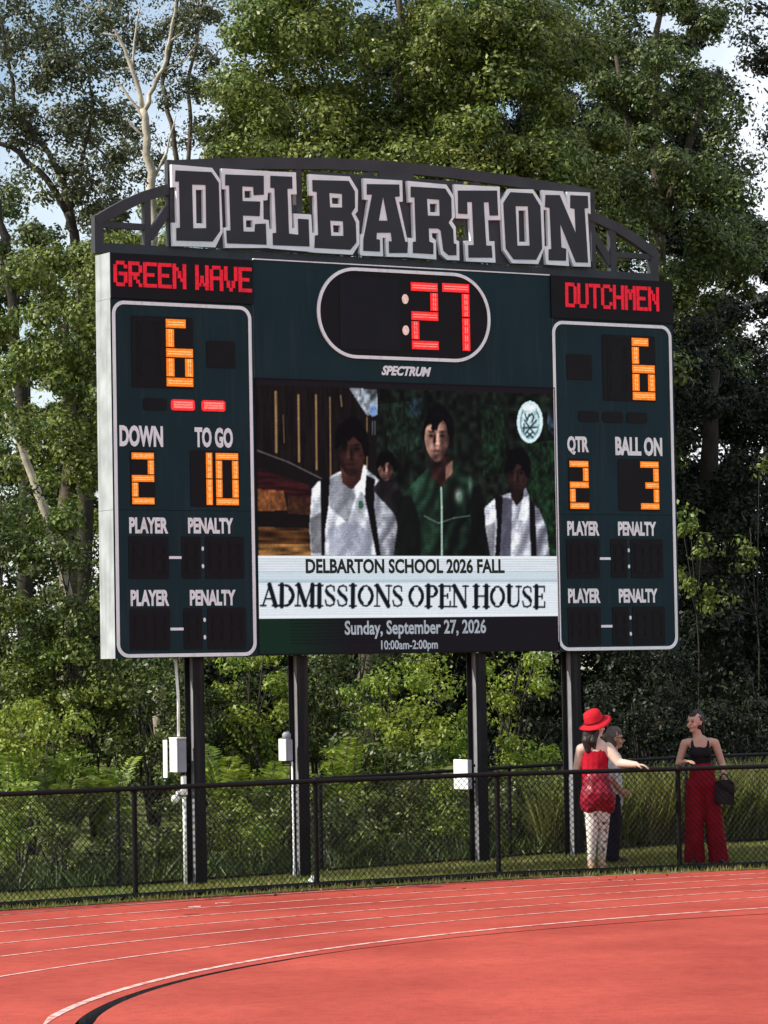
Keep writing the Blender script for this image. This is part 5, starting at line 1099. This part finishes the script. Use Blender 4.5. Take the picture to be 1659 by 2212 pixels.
# row of trees closing the view behind
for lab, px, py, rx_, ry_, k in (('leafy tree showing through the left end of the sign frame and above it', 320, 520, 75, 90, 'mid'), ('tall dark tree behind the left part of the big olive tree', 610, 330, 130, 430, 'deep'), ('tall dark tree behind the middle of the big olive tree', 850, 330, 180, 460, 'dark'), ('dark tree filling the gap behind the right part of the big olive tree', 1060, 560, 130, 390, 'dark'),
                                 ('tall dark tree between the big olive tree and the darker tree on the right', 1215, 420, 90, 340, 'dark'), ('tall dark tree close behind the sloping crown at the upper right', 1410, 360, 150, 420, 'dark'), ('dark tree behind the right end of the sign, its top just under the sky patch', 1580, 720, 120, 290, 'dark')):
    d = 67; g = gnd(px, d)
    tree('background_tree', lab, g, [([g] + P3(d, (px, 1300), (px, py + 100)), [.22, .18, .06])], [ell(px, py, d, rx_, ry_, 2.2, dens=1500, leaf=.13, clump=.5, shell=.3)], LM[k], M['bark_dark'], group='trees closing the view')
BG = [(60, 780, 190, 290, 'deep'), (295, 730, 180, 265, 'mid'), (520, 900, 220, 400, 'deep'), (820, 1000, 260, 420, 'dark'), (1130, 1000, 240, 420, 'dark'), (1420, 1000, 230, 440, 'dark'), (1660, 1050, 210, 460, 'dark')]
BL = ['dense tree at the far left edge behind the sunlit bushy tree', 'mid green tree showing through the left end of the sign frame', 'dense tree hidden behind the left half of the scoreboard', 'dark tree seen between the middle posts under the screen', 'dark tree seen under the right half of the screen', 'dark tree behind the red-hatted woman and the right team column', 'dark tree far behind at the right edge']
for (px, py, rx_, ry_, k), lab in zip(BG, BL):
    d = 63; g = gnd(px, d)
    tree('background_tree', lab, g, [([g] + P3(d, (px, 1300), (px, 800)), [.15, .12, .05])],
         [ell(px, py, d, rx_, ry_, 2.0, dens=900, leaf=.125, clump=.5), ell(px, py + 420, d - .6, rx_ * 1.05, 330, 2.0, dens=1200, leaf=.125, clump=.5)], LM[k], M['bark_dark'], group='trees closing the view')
for lab, pts in (('thin added tree, paler leaves standing for sunflecks, beside the right edge of the scoreboard', ((1490, 1150, 34), (1515, 1185, 26), (1470, 1110, 20), (1500, 1270, 24), (1480, 1240, 16))), ('thin added tree, paler leaves standing for sunflecks, near the right edge of the picture', ((1620, 1180, 26), (1560, 1275, 30), (1600, 1230, 18), (1540, 1310, 22), (1640, 1010, 18)))):
    d = 52.0; px = pts[0][0] + 20; g = gnd(px, d); top_ = P3(d, (pts[0][0], pts[0][1] - 40))
    tree('sunfleck_tree', lab, g, [([g] + P3(d, (px, 1400)) + top_, [.014, .012, .006])] + [(P3(d, (px - 4, 1330), (x, y)), [.008, .004]) for x, y, r_ in pts[1:]],
         [ell(x, y, d, r_ * 1.3, r_, .3, dens=520, leaf=.11, clump=.16) for x, y, r_ in pts], LM['mid'], M['bark_dark'])  # lighter leaf sprays added where sunflecks fall on the dark trees
for i, (px, wh) in enumerate(((60, 'at the left edge'), (260, 'behind the left side of the board'), (460, 'between the first two posts'), (640, 'just right of the second post'), (800, 'under the middle of the screen'), (960, 'left of the third post'), (1110, 'right of the third post'), (1280, 'right of the fourth post'), (1450, 'between the two groups of people'), (1620, 'at the right edge'))):
    d = 59.5; g = gnd(px, d)
    tree('thicket', 'dark thicket far back under the trees, ' + wh, g, [([g, (g[0] + .2, g[1], g[2] + 1.5), (g[0] + .5, g[1], g[2] + 2.6)], [.04, .03, .01]), ([g, (g[0] - .3, g[1], g[2] + 1.4), (g[0] - .6, g[1], g[2] + 2.4)], [.04, .03, .01])], [ell(px, 1470, d, 120, 190, 1.3, dens=1100, leaf=.13, clump=.42, shell=.2, fill=2.2)], LM['dark'], M['bark_dark'], cat='bush', crown='foliage', trunk='stems')
for px, lab in ((-170, 'dense tree just beyond the left edge of the picture'), (-420, 'dense tree well beyond the left edge of the picture'), (1930, 'dense tree beyond the right edge of the picture')):
    d = 64; g = gnd(px, d)
    tree('background_tree', lab, g, [([g] + P3(d, (px, 1300), (px, 700)), [.16, .13, .05])], [ell(px, 760, d, 170, 330, 1.8, dens=700, leaf=.15, clump=.55), ell(px, 1250, d, 190, 330, 1.8, dens=700, leaf=.15, clump=.55)], LM['deep'], M['bark_dark'], group='trees closing the view')
# bushes behind the rear fence
BUSH = [
 (5, 1080, 46.6, 60, 120, 'deep', 'deep green thicket at the left edge behind the pale leaning trunk'),
 (140, 1270, 46.4, 110, 100, 'deep', 'deep green thicket between the pale leaning trunk and the scoreboard side'),
 (330, 1400, 48.5, 110, 110, 'deep', 'deep green bush just under the lower left corner of the scoreboard side'),
 (790, 1430, 50.0, 110, 90, 'deep', 'leafy bush showing just under the middle of the video screen'),
 (1400, 1400, 50.5, 110, 110, 'dark', 'dark bush just right of the lower right corner of the scoreboard'),
 (60, 1390, 46.5, 130, 130, 'mid', 'mid green bush at the left edge halfway up to the sunlit bushy tree'),
 (200, 1430, 46.0, 120, 150, 'mid', 'tall bright green bush under the left lower corner of the scoreboard'),
 (330, 1520, 45.5, 110, 140, 'deep', 'deep green bush left of the first scoreboard post'),
 (70, 1600, 43.6, 120, 110, 'lime', 'leafy bush behind the fence at the left edge'),
 (480, 1520, 46.5, 90, 150, 'deep', 'dark green bush between the first and second scoreboard posts'),
 (560, 1480, 45.8, 75, 120, 'lime', 'light twiggy bush just left of the second scoreboard post'),
 (690, 1490, 47.5, 90, 130, 'deep', 'loose bush just right of the second scoreboard post'),
 (900, 1530, 45.8, 150, 120, 'lime', 'rounded light green bush between the two middle scoreboard posts'),
 (820, 1640, 45.2, 120, 70, 'deep', 'low deep green bush at the foot of the rounded light green bush'),
 (1110, 1450, 47.0, 70, 80, 'lime', 'bright leafy bush right of the third scoreboard post, just under the cabinet'),
 (1140, 1600, 47.5, 120, 120, 'dark', 'dark bush low between the third and fourth scoreboard posts'),
 (1380, 1560, 48.0, 130, 130, 'dark', 'dark bush behind the two people at the fence'),
 (1600, 1580, 48.5, 120, 110, 'dark', 'dark bush at the right edge behind the woman in red trousers')]
for px, py, d, rx_, ry_, k, lab in BUSH:
    g = gnd(px, d); c = at(px, py, d); limbs = []
    for q_ in range(5): limbs.append(([g, (g[0] + RNG.normal(0, .2), g[1] + RNG.normal(0, .15), (g[2] + c.z) / 2), (c.x + RNG.normal(0, .3), c.y, c.z + RNG.uniform(0, .4))], [.03, .022, .008]))
    low = (1760 - py) / 2
    tree('bush', lab, g, limbs, [ell(px, py, d, rx_, ry_, .9, dens=1300, leaf=.085, clump=.24), ell(px, py + max(60, low), d - .2, rx_ * 1.1, max(80, low), .8, dens=1150, leaf=.085, clump=.26)], LM[k], M['bark_dark'], cat='bush', crown='foliage', trunk='stems')
# feathery bright plants and ferns low behind the fence
def frond_plant(label, px, d, py, spread, n, k, seed):
    rg = np.random.default_rng(seed); g = Vector(gnd(px, d)); T = empty('feathery_plant', g); tag(T, label, 'plant'); V_ = []; bm = bmesh.new(); top = at(px, py, d).z - g.z
    for i in range(n):
        a = rg.uniform(0, 2 * math.pi); h_ = top * rg.uniform(.35, 1.05); w = spread * rg.uniform(.25, 1.15); p0 = Vector((rg.normal(0, .08), rg.normal(0, .07), 0)); p1 = p0 + Vector((math.cos(a) * w * .35, math.sin(a) * w * .35, h_)); p2 = p0 + Vector((math.cos(a) * w, math.sin(a) * w, h_ * rg.uniform(.75, 1.02)))
        pts = [p0 * (1 - s) ** 2 + p1 * 2 * s * (1 - s) + p2 * s * s for s in np.linspace(0, 1, 14)]
        tube(bm, pts, .005, 4); side = Vector((-math.sin(a), math.cos(a), 0))
        for j in range(4, 14):
            d_ = (pts[j] - pts[j - 1]).normalized(); l_ = (.15 * math.sin(math.pi * (j - 2) / 13) + .03) * rg.uniform(.7, 1.2)
            for sgn in (-1, 1):
                for f_ in (0, .5):
                    q_ = pts[j - 1].lerp(pts[j], f_); t_ = q_ + (side * sgn + d_ * .45 + Vector((0, 0, -.15))).normalized() * l_; w_ = d_ * .018
                    mid = q_.lerp(t_, .45); V_.append([tuple(q_), tuple(mid + w_), tuple(t_), tuple(mid - w_)])
    obj('stalks', bm, M['bark'], T); quads('leaflets', np.array(V_), LM[k], T)
for i, a in enumerate((
 ('bright feathery plant low behind the fence left of the white electrical box', 240, 43.2, 1640, .55, 46, 'lime'), ('feathery plant behind the fence near the left edge', 130, 43.0, 1610, .6, 40, 'mid'), ('arching feathery plant at the left edge just above the front fence rail', 20, 42.6, 1640, .5, 34, 'lime'),
 ('bright feathery plant between the first two scoreboard posts', 490, 43.6, 1600, .6, 60, 'lime'), ('feathery plant just left of the second scoreboard post', 575, 43.8, 1640, .45, 34, 'lime'), ('large leaved bright fern right of the second scoreboard post', 735, 44.2, 1590, .6, 50, 'lime'),
 ('low bright plant between the middle posts under the rounded bush', 850, 44.4, 1660, .6, 44, 'mid'), ('leafy plant left of the white box on the third post', 930, 44.8, 1650, .5, 34, 'mid'), ('low green plant seen through the fence right of the third scoreboard post', 1140, 45.0, 1680, .5, 40, 'lime'))):
    frond_plant(*a[:5], int(a[5] * .6), a[6], seed=50 + i)
# low undergrowth seen through the wire, and the tall grass at the right
def low_plant(label, x, dback, w, h_, k):
    y = 38.5192 + (x + 3.0418) * math.tan(YAW) + dback; g = (x, y, lawn_z(max(-8.5, min(8, x)), y) - .03); st = []
    for q_ in range(6): st.append(([g, (x + RNG.normal(0, w * .3), y + RNG.normal(0, .12), g[2] + h_ * .6), (x + RNG.normal(0, w * .5), y, g[2] + h_ * RNG.uniform(.7, 1.1))], [.012, .009, .004]))
    tree('low_shrub', label, g, st, [dict(c=(x, y, g[2] + h_ * .62), rad=(w, .35, h_ * .42), dens=1500, leaf=.075, clump=.18, shell=.2)], LM[k], M['bark_dark'], cat='shrub', crown='foliage', trunk='stems')
WHERE = ['at the far left edge', 'near the left edge', 'left of the leftmost fence post in view', 'behind the leftmost fence post in view', 'left of the white conduit', 'just left of the first scoreboard post', 'just right of the first scoreboard post', 'midway between the first two scoreboard posts',
         'left of the second scoreboard post', 'right of the small white bag', 'right of the second fence post', 'left of the middle of the picture', 'under the middle of the screen', 'left of the third scoreboard post', 'right of the third scoreboard post', 'left of the fourth scoreboard post']
for i, wh in enumerate(WHERE):
    x = -5.3 + i * .50 + RNG.normal(0, .05)
    low_plant('low leafy shrub seen through the fence ' + wh, x, 1.5 + (i % 3) * .3, .38, RNG.uniform(.75, 1.15), ('mid', 'olive', 'lime', 'mid', 'deep')[i % 5])
for i, (x, wh) in enumerate(((2.3, 'behind the red-hatted woman'), (3.9, 'just left of the woman in red trousers'), (2.75, 'left of the short person in the pale shirt'), (3.35, 'between the two standing groups of people'), (4.3, 'behind the woman in red trousers'), (5.1, 'right of the black handbag'), (5.9, 'at the right edge'))):
    low_plant('leafy weed tangled in the tall grass ' + wh, x, 1.1 + (i % 2) * .35, .34, RNG.uniform(.7, .95), ('mid', 'olive')[i % 2])
n = 9000; x = RNG.uniform(-6.5, 2.6, n); yl = 38.5192 + (x + 3.0418) * math.tan(YAW) + RNG.uniform(.75, 3.5, n)
P = np.c_[x, yl, [lawn_z(max(-8.5, min(8, a)), b_) - .02 for a, b_ in zip(x, yl)]]
tag(blades('undergrowth', P, .08, .40, .022, LM['deep'], .45), kind='stuff', label='rank green undergrowth behind the rear fence', cat='undergrowth')
n = 900; x = RNG.uniform(-6.2, 7.2, n); dd_ = np.where(RNG.uniform(0, 1, n) < .7, RNG.uniform(-.2, 2.2, n), RNG.uniform(-1.6, -.1, n)); y = np.array([fence_y(a) for a in x]) + dd_
kp = (dd_ > -.25) | (RNG.uniform(0, 1, n) < .35); x, y, dd_ = x[kp], y[kp], dd_[kp]
P = np.c_[x, y, [(.012 if d_ < -.2 else lawn_z(a, b_) + .035) for a, b_, d_ in zip(x, y, dd_)]]
tag(quads('fallen_leaves', leaf_quads(P, unit(RNG.normal(0, .35, (len(P), 3)) + np.array([0, 0, 1.0])), .055, .6), leaf_mat('dead_leaves', (.09, .045, .018), (.20, .11, .04), (.36, .24, .09), .1)), kind='stuff', label='scattered brown fallen leaves along the foot of the fence', cat='leaf litter')
n = 26000; x = RNG.uniform(1.9, 8.2, n); yl = 38.5192 + (x + 3.0418) * math.tan(YAW) + RNG.uniform(.85, 3.2, n)
P = np.c_[x, yl, [lawn_z(max(-8.5, min(8, a)), b_) - .02 for a, b_ in zip(x, yl)]]
tag(blades('tall_grass', P, .35, 1.05, .013, m_tall, .24), kind='stuff', label='tall yellow-green grass behind the people at the rear fence', cat='grass')
